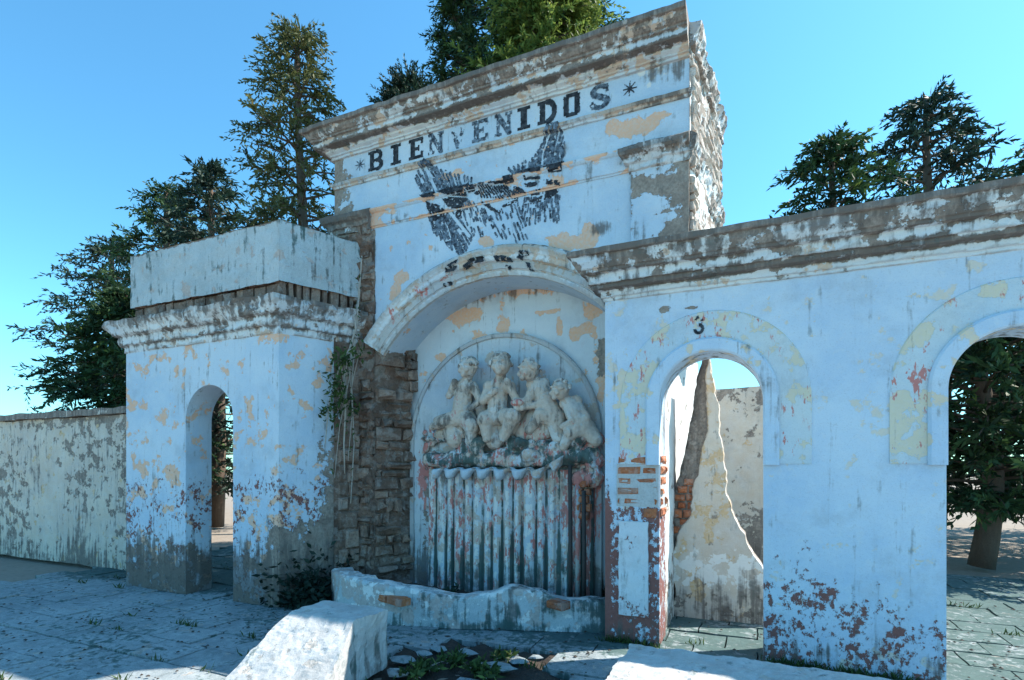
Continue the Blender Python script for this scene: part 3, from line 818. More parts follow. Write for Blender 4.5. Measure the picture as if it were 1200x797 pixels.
# fluted curtain
ca, cb = W(500, 600, 5.55)[0], W(694, 600, 5.55)[0]
mb = MB()
def flv(x): return abs(math.sin((x-ca)/.128*math.pi+1.5*nz(x, 0, 0, 2.3)+1.0*nz(x, 4, 0, 7)))
def curt(u, v):
    x = ca+(cb-ca)*u; z = 1.50*v
    fl = flv(x)**.7
    amp = .052+.03*nz(x, 2, 0, 3)
    bul = .10*math.sin(math.pi*u)**.5
    if u > .80: fl = .5+.4*nz(x, 0, z, 7); amp = .04
    return (x, YB-.06-bul-amp*fl-.006*nz(x, 0, z, 12)-.02*(1-v), z)
mb.grid(curt, 330, 90)
mb.attr('moss', lambda x, y, z: clamp(.16*nz(x,y,z,5)+(1.1 if flv(x) < .60 else .22)*ss(.98-z, 0, .6)+(.55 if flv(x) < .34 else 0)))  # grooves darkened in the colour, with green-black grime lower down
mb.attr('pink', lambda x, y, z: clamp(.24+.4*nz(x, y, z, 4, 3)+.36*ss(x, -2.0, -1.6)+.15*ss(-x, 3.5, 3.7)))
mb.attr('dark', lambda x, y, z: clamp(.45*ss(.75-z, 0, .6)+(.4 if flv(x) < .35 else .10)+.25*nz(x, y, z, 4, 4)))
mb.attr('tan', lambda x, y, z: clamp(.34+.5*nz(x, y, z, 3, 3)))
mb.attr('lime', lambda x, y, z: .5 if flv(x) > .85 else .05)  # paler along the ridges
mb.build('fluted_curtain', M['relief'], relief, True)
for px, top in ((668, 545), (684, 575)):  # dark rods added for the shade of two narrow upright grooves
    x = W(px, 620, 5.46)[0]; zt = W(px, top, 5.46)[1]
    mb = MB(); mb.tube([(x, 5.47, .1), (x+.004, 5.465, .6), (x-.003, 5.47, zt)], .022, 8); mb.build('dark_groove', M['groove'], relief, True)
x = W(676, 620, 5.47)[0]
mb = MB(); mb.tube([(x, 5.50, .1), (x+.006, 5.49, .8), (x, 5.50, 1.35)], .03, 8); mb.attr('pink', lambda *a: .5); mb.build('plaster_rib', M['relief'], relief, True)
mb = MB(); fx = Frame((0, 5.50)); a0 = W(676, 600, 5.5)[0]; a1 = W(692, 600, 5.5)[0]
blocks(mb, fx, a0, a1, .98, 1.42, .14, .085, lambda u, z: nz(u, 0, z, 8) > -.5, .03, .012, .008, .2, back=.06)
mb.build('exposed_brick', M['brick'], relief)

# ================================================================== BASIN
basin = thing('fountain_basin', 'low curving basin wall of stained render with broken coping, in front of the fountain', 'basin', (-2.7, 4.7, 0))
bp = [(-1.22,4.99),(-1.6,4.85),(-2.1,4.69),(-2.55,4.53),(-2.95,4.41),(-3.35,4.34),(-3.8,4.40),(-4.12,4.56),(-4.32,4.72)]
def cat(P, t):
    n = len(P)-1; i = min(int(t*n), n-1); f = t*n-i
    g_ = lambda k: Vector(P[max(0, min(n, k))])
    a, b, c, d = g_(i-1), g_(i), g_(i+1), g_(i+2)
    return .5*((2*b)+(c-a)*f+(2*a-5*b+4*c-d)*f*f+(3*b-a-3*c+d)*f**3)
def topz(x):
    K = [(-4.4,.40),(-3.7,.41),(-3.3,.38),(-2.95,.345),(-2.6,.30),(-2.32,.33),(-2.1,.405),(-1.9,.36),(-1.7,.30),(-1.2,.285)]
    for (a, p), (b, q) in zip(K, K[1:]):
        if x <= b: return p+(q-p)*ss(x, a, b)
    return K[-1][1]
mb = MB()
def bas(u, v, sec):
    t = u; c = cat(bp, t); d = (cat(bp, min(1, t+.01))-cat(bp, max(0, t-.01))).normalized(); nrm = Vector((-d.y, d.x))
    if nrm.y > 0: nrm = -nrm
    wv = .24+.06*nz(c.x, c.y, 0, 2)
    h = topz(c.x)+.02*fb(c.x, c.y, 0, 4)
    pts = [(.015, 0), (.0, h-.05), (.0, h-.02), (-.03, h), (-wv+.02, h-.01), (-wv, h-.04), (-wv, 0)]
    o, z = pts[sec]
    return (c.x+nrm.x*o, c.y+nrm.y*o, z)
cols = 130; secs = 7; b0 = len(mb.v)
vr = [6, 1, 2, 6, 1, 4]
prof_v = []
for s_ in range(6):
    for k in range(vr[s_]): prof_v.append((s_, k/vr[s_]))
prof_v.append((5, 1.0))
for i in range(cols+1):
    for s_, f_ in prof_v:
        p = Vector(bas(i/cols, 0, s_)).lerp(Vector(bas(i/cols, 0, s_+1)), f_)
        x, y_, z = p; k = .014 if z > .03 else 0
        mb.v.append((x+k*fb(x,y_,z,7), y_+k*fb(x,y_,z,7,4), z+k*.7*fb(x,y_,z,7,8)))
m_ = len(prof_v)
for i in range(cols):
    for j in range(m_-1):
        a = b0+i*m_+j; mb.f.append((a, a+1, a+m_+1, a+m_))
mb.f.append(tuple(b0+j for j in range(m_-1, -1, -1))); mb.f.append(tuple(b0+cols*m_+j for j in range(m_)))
mb.attr('tan', lambda x, y, z: clamp(.3+.5*nz(x, y, z, 3)+.4*ss(-x, 3.6, 4.2)))
mb.attr('moss', lambda x, y, z: clamp(.18+.4*nz(x, y, z, 2.5)+.3*ss(.1-z, 0, .1)+.5*ss(x, -1.6, -1.3)))
mb.attr('dark', lambda x, y, z: clamp(.05+.4*nz(x, y, z, 3, 7)+.55*math.exp(-((x+2.1)/.05)**2)))
mb.attr('lime', lambda x, y, z: clamp(.3*ss(z-topz(x), -.03, 0)+.2))
mb.build('basin_wall', M['basin'], basin, True)
def brk(px, py, n, Y):
    mb = MB(); x, z = W(px, py, Y); mb.a['rnd'] = []
    blocks(mb, Frame((x, Y), R(-18)), 0, .20*n, z-.06, z+.015, .20, .075, lambda u, z: True, .012, .01, .008, .1, back=.12)
    mb.build('exposed_brick', M['brick'], basin)
brk(441, 697, 2, 4.36); brk(641, 705, 1, 4.74)
mb = MB(); mb.grid(lambda u, v: (-4.1+2.80*u, 5.02+.55*v-.25*math.sin(math.pi*u)*(1-v)-.05*u, .10+.03*fb(-4.1+2.85*u, 4.6+.95*v, 0, 6)), 60, 20)
mb.build('silt', M['soil'], basin, True)

# ================================================================== RIGHT GATEWAY WING
YW = 4.77; WX0, WX1 = -1.236, 2.75
gate = thing('side_gateway', 'pale plaster gateway wing with round arched doorway, peeling pier and heavy cornice', 'gateway', (.2, 4.9, 0))
frW = Frame((0, YW)); DC, DR, DZ = -.36, .404, 2.083; D2 = 1.62
mb = MB()
arched_wall(mb, frW, WX0, WX1, 0, 3.06, [(DC, DR, DZ), (D2, DR, DZ)], .34, .03)
mb.grid(lambda a, b: (WX0, 5.24-.13*a, 3.06*b), 5, 60)
mb.attr('peel', lambda x, y, z: clamp(.60*ss(1.22+.06*nz(x,y,z,6)-z, -.03, .08)+.10*ss(.5-z, 0, .4)+(.55*ss(1.62-z, 0, .3) if x < WX0+.06 else 0)) if x < -.7 else .40*ss(.95+.3*nz(x, 0, 0, 1.5)-z, 0, .6))
tw = pblobs([(742,470,16,50,.55),(735,420,9,20,.5)], YW)
mb.attr('tan', lambda x, y, z: max(tw(x, y, z), .06))
mb.attr('bare', pblobs([(778,363,8,4,1),(806,361,7,2,.8),(745,508,4,8,.8),(753,372,3,3,.6)], YW))
mb.attr('dark', lambda x, y, z: clamp(.15*ss(z, 2.95, 3.05)+.35*ss(.35-z, 0, .3)+.12*nz(x, y, z, 2)))
mb.build('gateway_wall', M['wing'], gate)
# painted ochre bands, raised inner architrave, one set per doorway
for k, c in enumerate((DC, D2)):
    mb = MB()
    arch_sweep(mb, frW, c, DZ, [(DR+.112,.0),(DR+.112,.010),(.73,.010),(.74,0)], 0, math.pi, 50)
    for s_ in (-1, 1):
        xs = sorted((c+s_*(DR+.112), c+s_*.74)); mb.box(xs[0], xs[1], YW-.010, YW, 1.56, DZ, .05)
    mb.attr('tan', lambda x, y, z: clamp(.35+.5*nz(x, y, z, 3))); mb.attr('pink', lambda x, y, z: clamp(.1+.3*nz(x, y, z, 4)))
    mb.build('arch_band', M['band'], gate)
    mb = MB()
    pr = [(DR-.002,-.30),(DR-.002,.035),(DR+.012,.045),(DR+.095,.045),(DR+.112,.028),(DR+.112,0)]
    b = len(mb.v); pp = []
    for i in range(8): pp.append((-1, 1.55+(DZ-1.55)*i/8))
    na = 48
    b = len(mb.v); rows = []
    for i in range(8): rows.append([(c-r, o, 1.55+(DZ-1.55)*i/8) for r, o in pr])
    for i in range(na+1):
        t = math.pi*(1-i/na); rows.append([(c+r*math.cos(t), o, DZ+r*math.sin(t)) for r, o in pr])
    for i in range(1, 9): rows.append([(c+r, o, DZ-(DZ-1.55)*i/8) for r, o in pr])
    for rw in rows:
        for u, o, z in rw: mb.v.append((u, YW-o, z))
    q = len(pr)
    for i in range(len(rows)-1):
        for j in range(q-1):
            a = b+i*q+j; mb.f.append((a, a+q, a+q+1, a+1))
    mb.f.append(tuple(b+j for j in range(q))); mb.f.append(tuple(b+(len(rows)-1)*q+j for j in range(q-1, -1, -1)))
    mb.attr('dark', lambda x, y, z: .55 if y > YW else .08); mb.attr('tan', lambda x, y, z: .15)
    mb.build('arch_moulding', M['wing'], gate)
# cornice
mb = MB()
sweep(mb, [(WX0,5.24),(WX0,YW),(WX1,YW),(WX1,5.2)], [(0,3.00),(.02,3.003),(.02,3.03),(.04,3.033),(.045,3.06),(.05,3.085),(.105,3.092),(.11,3.10),(.11,3.128),(.135,3.132),(.14,3.205),(.185,3.212),(.19,3.232),(.205,3.24),(.235,3.29),(.245,3.335),(.27,3.34),(.275,3.35),(.275,3.388),(0,3.42)], .03, .014)
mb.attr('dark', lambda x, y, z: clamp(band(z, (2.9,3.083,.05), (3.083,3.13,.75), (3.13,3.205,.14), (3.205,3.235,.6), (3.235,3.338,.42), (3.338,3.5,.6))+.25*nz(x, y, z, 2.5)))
mb.attr('bare', lambda x, y, z: clamp(band(z, (2.9,3.083,.08), (3.083,3.13,.8), (3.13,3.205,.20), (3.205,3.235,.6), (3.235,3.338,.50), (3.338,3.5,.95))+.3*nz(x, y, z, 4, 2)))
mb.build('cornice', M['cornice'], gate)
mb = MB(); mb.box(WX0-.18, WX1+.18, YW-.18, 5.10, 3.30, 3.405, .2); mb.attr('bare', lambda *a: .9); mb.attr('dark', lambda *a: .5); mb.build('coping', M['cornice'], gate)
# pier: bare bricks, plinth plate
mb = MB()
def keepP(u, z): return nz(u, 0, z, 5, 4) > -.45 and (z > 1.18 or u > -1.0)
blocks(mb, frW, -1.135, -.772, 1.09, 1.57, .205, .092, keepP, .013, .034, .013, .3)
frJ = Frame((DC-DR, YW), R(90))
blocks(mb, Frame((DC-DR, YW+.01), R(90)), 0, .32, 1.09, 1.57, .2, .092, lambda u, z: nz(u, 1, z, 5, 4) > -.5, .022, .03, .010, .25)
mb.build('exposed_brick', M['brick'], gate)
mb = MB(); mb.box(-1.13, -.768, YW-.007, YW, 1.19, 1.56, .05); mb.box(DC-DR-.002, DC-DR+.006, YW+.01, YW+.33, 1.17, 1.56, .05); mb.attr('tan', lambda *a: .4); mb.build('mortar_bed', M['mortar'], gate)
mb = MB(); xa, xb = W(726, 660, YW)[0], W(760, 660, YW)[0]; za_, zb_ = W(743, 721, YW)[1], W(743, 611, YW)[1]
mb.box(xa, xb, YW-.03, YW, za_, zb_, .02); mb.jitter(.006, 12); mb.attr('peel', lambda x, y, z: clamp(.10+.25*nz(x, y, z, 5)+.15*ss(.6-z, 0, .4))); mb.attr('dark', lambda x, y, z: .15)
mb.build('pier_plate', M['pier'], gate)
# stencilled numeral
cx, cz = W(819, 381, YW)
def num(x, z):
    u, v = (x-cx)/.085+.5, (z-cz)/.15+.5
    a = ring(.5,.72,.30,.20,.36,-90,170)(u, v); b_ = ring(.5,.27,.36,.22,.40,-190,90)(u, v)
    return (a and fb(x, 0, z, 25) > -.05) or b_
decal(cx-.06, cx+.06, cz-.09, cz+.09, .005, num, lambda x, z: YW-.012).build('numeral', M['black'], gate)
# passage side wall behind the doorway
mb = MB()
mb.grid(lambda a, b: (-.785+.012*fb(5.11+3.2*a, 0, 3.0*b, 3), 5.11+3.2*a, 3.0*b), 110, 100)
mb.attr('bare', lambda x, y, z: clamp(.08+.25*nz(x, y, z, 3)+.4*ss(.8-z, 0, .5))); mb.attr('tan', lambda x, y, z: .10)
mb.attr('dark', lambda x, y, z: .5*ss(.7-z, 0, .6))
mb.build('passage_wall', M['inner'], gate)

# broken cross wall close behind the doorway
ruin = thing('broken_wall_stub', 'ragged broken stub of ochre wall with bare brick core seen through the arched doorway', 'wall', (-.5, 5.9, 0))
def prof_of(K, v):
    for (a, p), (b, q) in zip(K, K[1:]):
        if v <= b: return p+(q-p)*(v-a)/(b-a)
    return K[-1][1]
EL = [(0,-.775),(1.0,-.785),(1.29,-.775),(1.68,-.675),(2.05,-.61),(2.33,-.572),(2.62,-.515)]
ER = [(0,.18),(.5,.08),(.8,-.10),(1.1,-.24),(1.6,-.31),(2.2,-.37),(2.62,-.44)]
def eL(z): return prof_of(EL, z)+.022*fb(0, 3, z, 6)
def eR(z): return prof_of(ER, z)+.03*fb(2, 9, z, 5)
def core(x, z):      # fallen plaster along the broken edge
    w_ = .17*ss(z, .7, 1.1)*(1-.6*ss(z, 1.9, 2.6))+.03*nz(0, 4, z, 5)
    return ss(eL(z)+w_-x, -.01, .02)*ss(z, .70+.25*(x+.78), .76+.25*(x+.78))
mb = MB(); YS = 5.80
def sf(a, b):
    z = 2.62*b; x = eL(z)+(eR(z)-eL(z))*a; k = core(x, z)
    return (x, YS+.05*k+.035*k*fb(x, 1, z, 9)+.006*fb(x, 1, z, 4), z)
mb.grid(sf, 60, 130)
mb.grid(lambda a, b: (eR(2.62*b)+(eL(2.62*b)-eR(2.62*b))*a, YS+.25, 2.62*b), 30, 130)
mb.grid(lambda a, b: (eL(2.62*b), YS+.25-.25*a, 2.62*b), 5, 130); mb.grid(lambda a, b: (eR(2.62*b), YS+.25*a, 2.62*b), 5, 130)
mb.grid(lambda a, b: (eL(2.62)+(eR(2.62)-eL(2.62))*a, YS+.25*b, 2.62), 4, 4)
mb.attr('bare', lambda x, y, z: clamp(1.0*core(x, z)+.05+.25*ss(.5-z, 0, .4)+(.6 if y > YS+.1 else 0)))
mb.attr('dark', lambda x, y, z: clamp(.25*core(x, z)+.45*ss(.6-z, 0, .5)+.25*nz(x, y, z, 3)))
mb.attr('lime', lambda x, y, z: clamp(.65*ss(.75-z, 0, .15)*ss(z, .25, .45)))
mb.attr('tan', lambda *a: .25)
mb.build('plastered_wall', M['ochre'], ruin)
mb = MB()
blocks(mb, Frame((0, YS+.045)), -.80, -.58, .84, 1.40, .11, .085, lambda u, z: eL(z)+.02 < u < eL(z)+.17, .03, .016, .010, .25, back=.05)
mb.build('exposed_brick', M['brick'], ruin)
far = thing('far_cross_wall', 'plain stained ochre wall closing the passage behind the broken stub', 'wall', (.2, 8.1, 0))
mb = MB(); mb.box(-1.0, 1.5, 8.02, 8.27, 0, 2.6, .06); mb.jitter(.02, 2.5)
mb.attr('bare', lambda x, y, z: clamp(.5*ss(1.1-z, 0, .4)+.15+.4*ss(z, 2.3, 2.6))); mb.attr('dark', lambda x, y, z: clamp(.5*ss(.9-z, 0, .6)+.2*nz(x, y, z, 3)))
mb.build('plastered_wall', M['ochre'], far)

# ================================================================== LEFT WING
lw = thing('ruined_wing', 'damaged left wing with streaked attic panel, broken cornice and stripped plaster', 'wall', (-5.6, 4.9, 0))
A_, B_, C_ = (-4.36,5.25), (-4.74,4.37), (-7.4,4.37)
la = math.atan2(A_[1]-B_[1], A_[0]-B_[0]); LL = math.hypot(A_[0]-B_[0], A_[1]-B_[1])
frS = Frame(B_, la); frF = Frame(C_, 0)
mb = MB()
mb.grid(lambda a, b: frS(LL*a, 0, 3.06*b), 40, 100)
arched_wall(mb, frF, 0, B_[0]-C_[0], 0, 3.06, [(1.55, DR, DZ)], .34, .05, ends=False)
mb.quad((-7.4,5.3,0),(-7.4,4.37,0),(-7.4,4.37,3.06),(-7.4,5.3,3.06), 12, 40)
mb.quad((-7.4,4.71,3.06),(-4.74,4.71,3.06),(-4.36,5.25,3.06),(-7.4,5.3,3.06))
def side_u(x, y): return ((x-B_[0])*math.cos(la)+(y-B_[1])*math.sin(la))
mb.attr('bare', lambda x, y, z: clamp(1.2*ss(side_u(x, y), .62, .8)+.9*ss(2.05-z, 0, .5)*ss(side_u(x, y), .3, .65)+.9*ss(1.05-z, 0, .3)) if x > -4.9 else .6*ss(.8-z, 0, .5))
mb.attr('dark', lambda x, y, z: clamp(.05+.8*ss(1.0-z, 0, .8)))
mb.attr('peel', lambda x, y, z: .30*ss(1.7-z, 0, .5)); mb.attr('tan', lambda x, y, z: .2)
mb.build('wing_wall', M['facade'], lw)
mb = MB(); mb.grid(lambda a, b: frS(LL-.34+.34*a, -.012-.02*fb(a, b*3, 0, 3), 3.05*b), 8, 70); mb.a['rnd'] = [.1]*len(mb.v)
blocks(mb, frS, LL-.30, LL-.02, 0, 3.05, .25, .19, lambda u, z: u > LL-.14-.12*ss(2.2-z, 0, .5)+.1*nz(0, 7, z, 3), .05, .02, .016, .4)
mb.build('exposed_masonry', M['adobe'], lw)
mb = MB()
sweep(mb, [(-7.4,5.3),C_,B_,A_], [(0,2.98),(.03,2.99),(.035,3.06),(.07,3.07),(.075,3.17),(.13,3.19),(.16,3.25),(.19,3.31),(.19,3.36),(0,3.39)], .035, .04)
mb.attr('dark', lambda x, y, z: clamp(.25+.3*ss(z, 3.2, 3.3)+.5*math.exp(-((z-3.065)/.015)**2)+.5*math.exp(-((z-3.18)/.015)**2)+.2*nz(x, y, z, 3))); mb.attr('bare', lambda x, y, z: clamp(.15+.4*nz(x, y, z, 3)+.4*ss(z, 3.3, 3.36)))
mb.build('cornice', M['cornice'], lw)
mb = MB()
fa = Frame((B_[0]-.02, B_[1]+.02), la)
blocks(mb, fa, 0, LL-.08, 3.36, 3.56, .11, .2, lambda u, z: True, .02, .025, .015, .4, back=.2)
blocks(mb, Frame((-7.3,4.42)), 0, 2.55, 3.36, 3.56, .18, .2, lambda u, z: True, .02, .025, .015, .4, back=.2)
mb.box(-7.3, -4.75, 4.5, 5.2, 3.36, 3.55); mb.a['rnd'] += [0.]*(len(mb.v)-len(mb.a['rnd']))
mb.build('attic_base', M['adobe'], lw)
mb = MB()
fb2 = Frame((B_[0]-.0, B_[1]+.0), la); Lq = LL-.01
def pz(u, b): return 3.55+.66*b
mb.grid(lambda a, b: fb2(Lq*a, -.02, pz(a, b)), 40, 34)
mb.grid(lambda a, b: fb2(Lq, .0+.14*a-.02, pz(a, b)), 5, 34)
mb.quad((-7.3,4.37,3.55),(B_[0]+.008,4.37,3.55),(B_[0]+.008,4.37,4.21),(-7.3,4.37,4.21), 70, 24)
mb.quad((-7.3,5.2,3.55),(-7.3,4.37,3.55),(-7.3,4.37,4.21),(-7.3,5.2,4.21), 20, 24)
mb.grid(lambda a, b: (-7.3+(fb2(Lq*b, -.02, 0).x+7.3)*a, fb2(Lq*b, -.02, 0).y, 4.21), 40, 12)
mb.v = [(x+.014*fb(x,y,z,4), y+.014*fb(x,y,z,4,5), z+.012*fb(x,y,z,5,9)) for x, y, z in mb.v]
mb.attr('moss', lambda x, y, z: clamp(.16+.3*nz(x, y, 0, 4)+.2*nz(x, y, z, 2))); mb.attr('dark', lambda x, y, z: clamp(.1+.3*nz(x, y, z, 2, 4)))
mb.attr('bare', lambda x, y, z: .8*ss(z, 4.19, 4.21))
mb.build('attic_panel', M['basin'], lw)
# far enclosure wall beyond the left wing, outside the photograph's edge
ew = thing('garden_wall', 'plain low garden wall running on beyond the ruined left wing', 'wall', (-11.7, 5.1, 0))
mb = MB(); mb.box(-16, -7.45, 5.0, 5.3, 0, 2.3, .1); mb.jitter(.02, 2)
mb.attr('bare', lambda x, y, z: clamp(.25+.5*nz(x, y, z, .8)+.3*ss(z, 2.1, 2.3))); mb.attr('dark', lambda x, y, z: clamp(.15+.4*nz(x, y, z, 1)+.5*ss(.6-z, 0, .6)))
mb.build('wall_body', M['ochre'], ew)
mb = MB(); mb.box(-16, -7.46, 4.93, 5.37, 2.305, 2.40, .08); mb.jitter(.03, 3); mb.attr('bare', lambda *a: .8); mb.attr('dark', lambda *a: .4)
mb.build('coping', M['ochre'], ew)

# ================================================================== STONE BLOCKS
def block(name, label, x0, x1, y0, y1, zt, slope, skew=0):
    root = thing(name, label, 'stone block', ((x0+x1)/2, (y0+y1)/2, 0), None)
    mb = MB(); st = .022
    def prof(v):      # side outline far top -> near top -> bottom
        P = slope
        n = len(P)-1; i = min(int(v*n), n-1); f = v*n-i
        return P[i][0]+(P[i+1][0]-P[i][0])*f, P[i][1]+(P[i+1][1]-P[i][1])*f
    nu = int((x1-x0)/st)
    for (a, b) in zip(slope, slope[1:]):
        k = max(1, int(math.hypot(a[0]-b[0], a[1]-b[1])/st))
        X1 = lambda y: x1+skew*max(0, 3.06-y)
        mb.grid(lambda u, v: (x0+(X1(b[0]+(a[0]-b[0])*v)-x0)*u, b[0]+(a[0]-b[0])*v, b[1]+(a[1]-b[1])*v), nu, k)
    for sx, X in ((0, x0), (1, x1)):
        # side as vertical strips under the outline
        ys = sorted(set([p[0] for p in slope])); ymin, ymax = min(ys), max(ys)
        def top(y):
            best = 0
            for (a, b) in zip(slope, slope[1:]):
                lo, hi = sorted((a[0], b[0]))
                if lo-1e-6 <= y <= hi+1e-6 and hi-lo > 1e-6: best = max(best, a[1]+(b[1]-a[1])*(y-a[0])/(b[0]-a[0]))
            return best
        XS = lambda y: X1(y) if sx else X
        mb.grid(lambda u, v: (XS(ymax-(ymax-ymin)*u if sx == 0 else ymin+(ymax-ymin)*u), ymax-(ymax-ymin)*u if sx == 0 else ymin+(ymax-ymin)*u, v*top(ymax-(ymax-ymin)*u if sx == 0 else ymin+(ymax-ymin)*u)), int((ymax-ymin)/st), 14)
    mb.v = [(x+.014*fb(x,y,z,6)+.006*fb(x,y,z,22), y+.014*fb(x,y,z,6,3), max(0, z+.010*fb(x,y,z,6,6)+.006*fb(x,y,z,24,6))) for x, y, z in mb.v]
    mb.attr('moss', lambda x, y, z: clamp(.05+.3*nz(x, y, z, 3)) ); mb.attr('dark', lambda x, y, z: clamp(.02+.3*nz(x, y, z, 3.5, 5)+.35*ss(zt-.1-z, 0, .3)))
    mb.build('block_body', M['stone'], root)
block('stone_block', 'weathered stone block with sloping front face in the left foreground', -3.2, -2.59, 2.6, 3.42, .45, [(3.42,0),(3.42,.45),(3.06,.45),(2.27,.03),(2.27,0)], .364)
block('stone_block', 'flat topped pale stone block in front of the gateway pier', -.71, .75, 2.0, 3.36, .45, [(3.36,0),(3.36,.45),(2.0,.45),(2.0,0)])

# ================================================================== VEGETATION
def leafmesh(): m = MB(); m.a['rnd'] = []; return m
def leaf(mb, p, d, L, w, r):
    d = d.normalized(); s = d.cross(Vector((rnd.uniform(-1,1), rnd.uniform(-1,1), rnd.uniform(-1,1)))).normalized()*w
    b = len(mb.v)
    for q in (p-s*.3, p+d*L*.45-s, p+d*L, p+d*L*.45+s): mb.v.append(tuple(q))
    mb.f.append((b, b+1, b+2, b+3)); mb.a['rnd'] += [r]*4
def spray(mb, p, d, L, n, lw, ll, droop=.35, tip=.0):
    """feathery conifer spray: a bent twig with flat needles along it"""
    p = Vector(p); d = Vector(d).normalized(); base = rnd.random()*.65
    for i in range(n):
        t = i/n; q = p+d*L*t+Vector((0,0,-droop*L*t*t))
        dd = (d+Vector((0,0,-2*droop*t))+Vector((rnd.gauss(0,.55), rnd.gauss(0,.55), rnd.gauss(0,.45)))).normalized()
        leaf(mb, q, dd, ll*rnd.uniform(.6,1.2)*(1-.4*t), lw*rnd.uniform(.7,1.3), clamp(base+rnd.uniform(-.12,.2)+tip*t+(.25 if rnd.random() < .06 else 0)))
def conifer(name, label, base, H, rad, mat, z0=1.0, dens=1.0, nbr=150, lean=(0,0), ll=.16, lw=.03, group=None, shape=.75, sprays=9, droop=.35):
    root = thing(name, label, 'tree', base, group)
    bx, by, bz = base; tr = MB(); lf = leafmesh()
    ctr = lambda t: Vector((bx+lean[0]*t*t+.15*math.sin(t*5), by+lean[1]*t*t, bz+H*t))
    tr.tube([ctr(i/10) for i in range(11)], [rad*.09*(1-.85*i/10)+.02 for i in range(11)], 9)
    for k in range(nbr):
        t = z0/H+(1-z0/H)*(k+rnd.random())/nbr
        a = k*2.39996+rnd.uniform(-.3,.3)
        r = rad*(math.sin(math.pi*clamp(.12+.88*t))**shape)*rnd.uniform(.55,1.12)
        p = ctr(t); up = rnd.uniform(.05,.55)
        d = Vector((math.cos(a), math.sin(a), up)).normalized()
        pts = [p+d*r*s+Vector((0,0,-.28*r*s*s)) for s in (0,.35,.7,1.0)]
        tr.tube(pts, [.03,.02,.012,.005], 5)
        for j in range(int(sprays*dens)):
            s = rnd.uniform(.22,1.0)**.8; q = p+d*r*s+Vector((0,0,-.28*r*s*s))
            sd = (d+Vector((rnd.gauss(0,.7), rnd.gauss(0,.7), rnd.gauss(.05,.5)))).normalized()
            spray(lf, q, sd, rnd.uniform(.35,.75)*(rad/2)**.5, int(24*dens), lw*.5, ll*.9, droop, .2)
    tr.build('trunk', M['bark'], root, True); lf.build('crown', mat, root)
    return root
conifer('conifer_tree', 'big dark green conifer with feathery sprays rising directly behind the portal cornice', (-3.95, 10.4, 0), 13.5, 2.35, M['conifer'], 3.0, 1.1, 220, sprays=12, ll=.2, lw=.035)
conifer('cypress_tree', 'slender dark cypress with a drooping tip left of the big conifer, above the cornice', (-5.15, 10.2, 0), 12.4, .95, M['conifer'], 6.0, 1.0, 90, lean=(-.75,0), ll=.2, lw=.03, sprays=10)
conifer('cedar_tree', 'cedar with sunlit yellow green put into its leaf colour, overlapping the dark conifer behind the portal', (-3.35, 9.3, 0), 11.1, 1.9, M['cedar'], 3.0, 1.2, 190, sprays=12, ll=.18, lw=.035)
conifer('pine_tree', 'small rounded dark pine crown peeping over the left half of the cornice', (-7.75, 11.4, 0), 10.95, 1.3, M['pine'], 9.3, 1.4, 60, ll=.16, lw=.03, sprays=12, shape=.35, droop=-.1)
conifer('olive_conifer', 'olive brown conifer with open branches at the left edge above the wing', (-8.35, 8.3, 0), 10.4, 1.75, M['olive'], 3.0, .9, 120, ll=.17, lw=.035, sprays=10)
bgs = [(3.1,10.5,4.6,1.7,'conifer'),(5.6,12.5,5.4,2.0,'pine'),(-12.5,9.5,9,2.2,'pine'),(-16.5,11,10,2.6,'conifer'),(-21,12,9.5,2.8,'pine'),(-12.2,7.3,5.2,1.6,'conifer'),(1.6,13.5,8.6,1.9,'conifer'),(3.6,15,9.8,2.3,'pine'),(6.6,17,9.4,2.6,'conifer')]
labs = ['low bushy conifer just behind the right end of the gateway','low dark pine beyond the right end of the gateway','dark bushy pine beyond the garden wall, nearest the olive conifer','broad dark conifer further left beyond the garden wall','far left dark pine beyond the garden wall','low dark green conifer just behind the garden wall','dark conifer standing behind the gateway doorway','tall dark pine to the right behind the gateway','far right broad conifer behind the gateway']
for (x, y, h, r, m), lb in zip(bgs, labs):
    conifer('conifer_tree' if m == 'conifer' else 'pine_tree', lb, (x, y, 0), h, r, M[m], .8, .8, 130, sprays=9, ll=.26, lw=.05)

def plant(name, label, base, n, L, mat, spread, up, lw=.02, stems=5):
    root = thing(name, label, 'plant', base)
    lf = leafmesh(); tr = MB(); b = Vector(base)
    for k in range(stems):
        a = rnd.uniform(0, 2*math.pi); d = Vector((math.cos(a)*spread, math.sin(a)*spread, up)).normalized(); S = L*rnd.uniform(.5,1.1)
        pts = [b+d*S*t+Vector((0,0,-.3*S*t*t)) for t in (0,.33,.66,1)]
        tr.tube(pts, [.006,.005,.004,.002], 5)
        for j in range(n//stems):
            t = rnd.uniform(.2,1); q = b+d*S*t+Vector((0,0,-.3*S*t*t))
            leaf(lf, q, Vector((rnd.gauss(0,1), rnd.gauss(0,1), rnd.gauss(.3,.6))), rnd.uniform(.04,.10), lw, rnd.random())
    tr.build('stem', M['vine'], root); lf.build('foliage', mat, root)
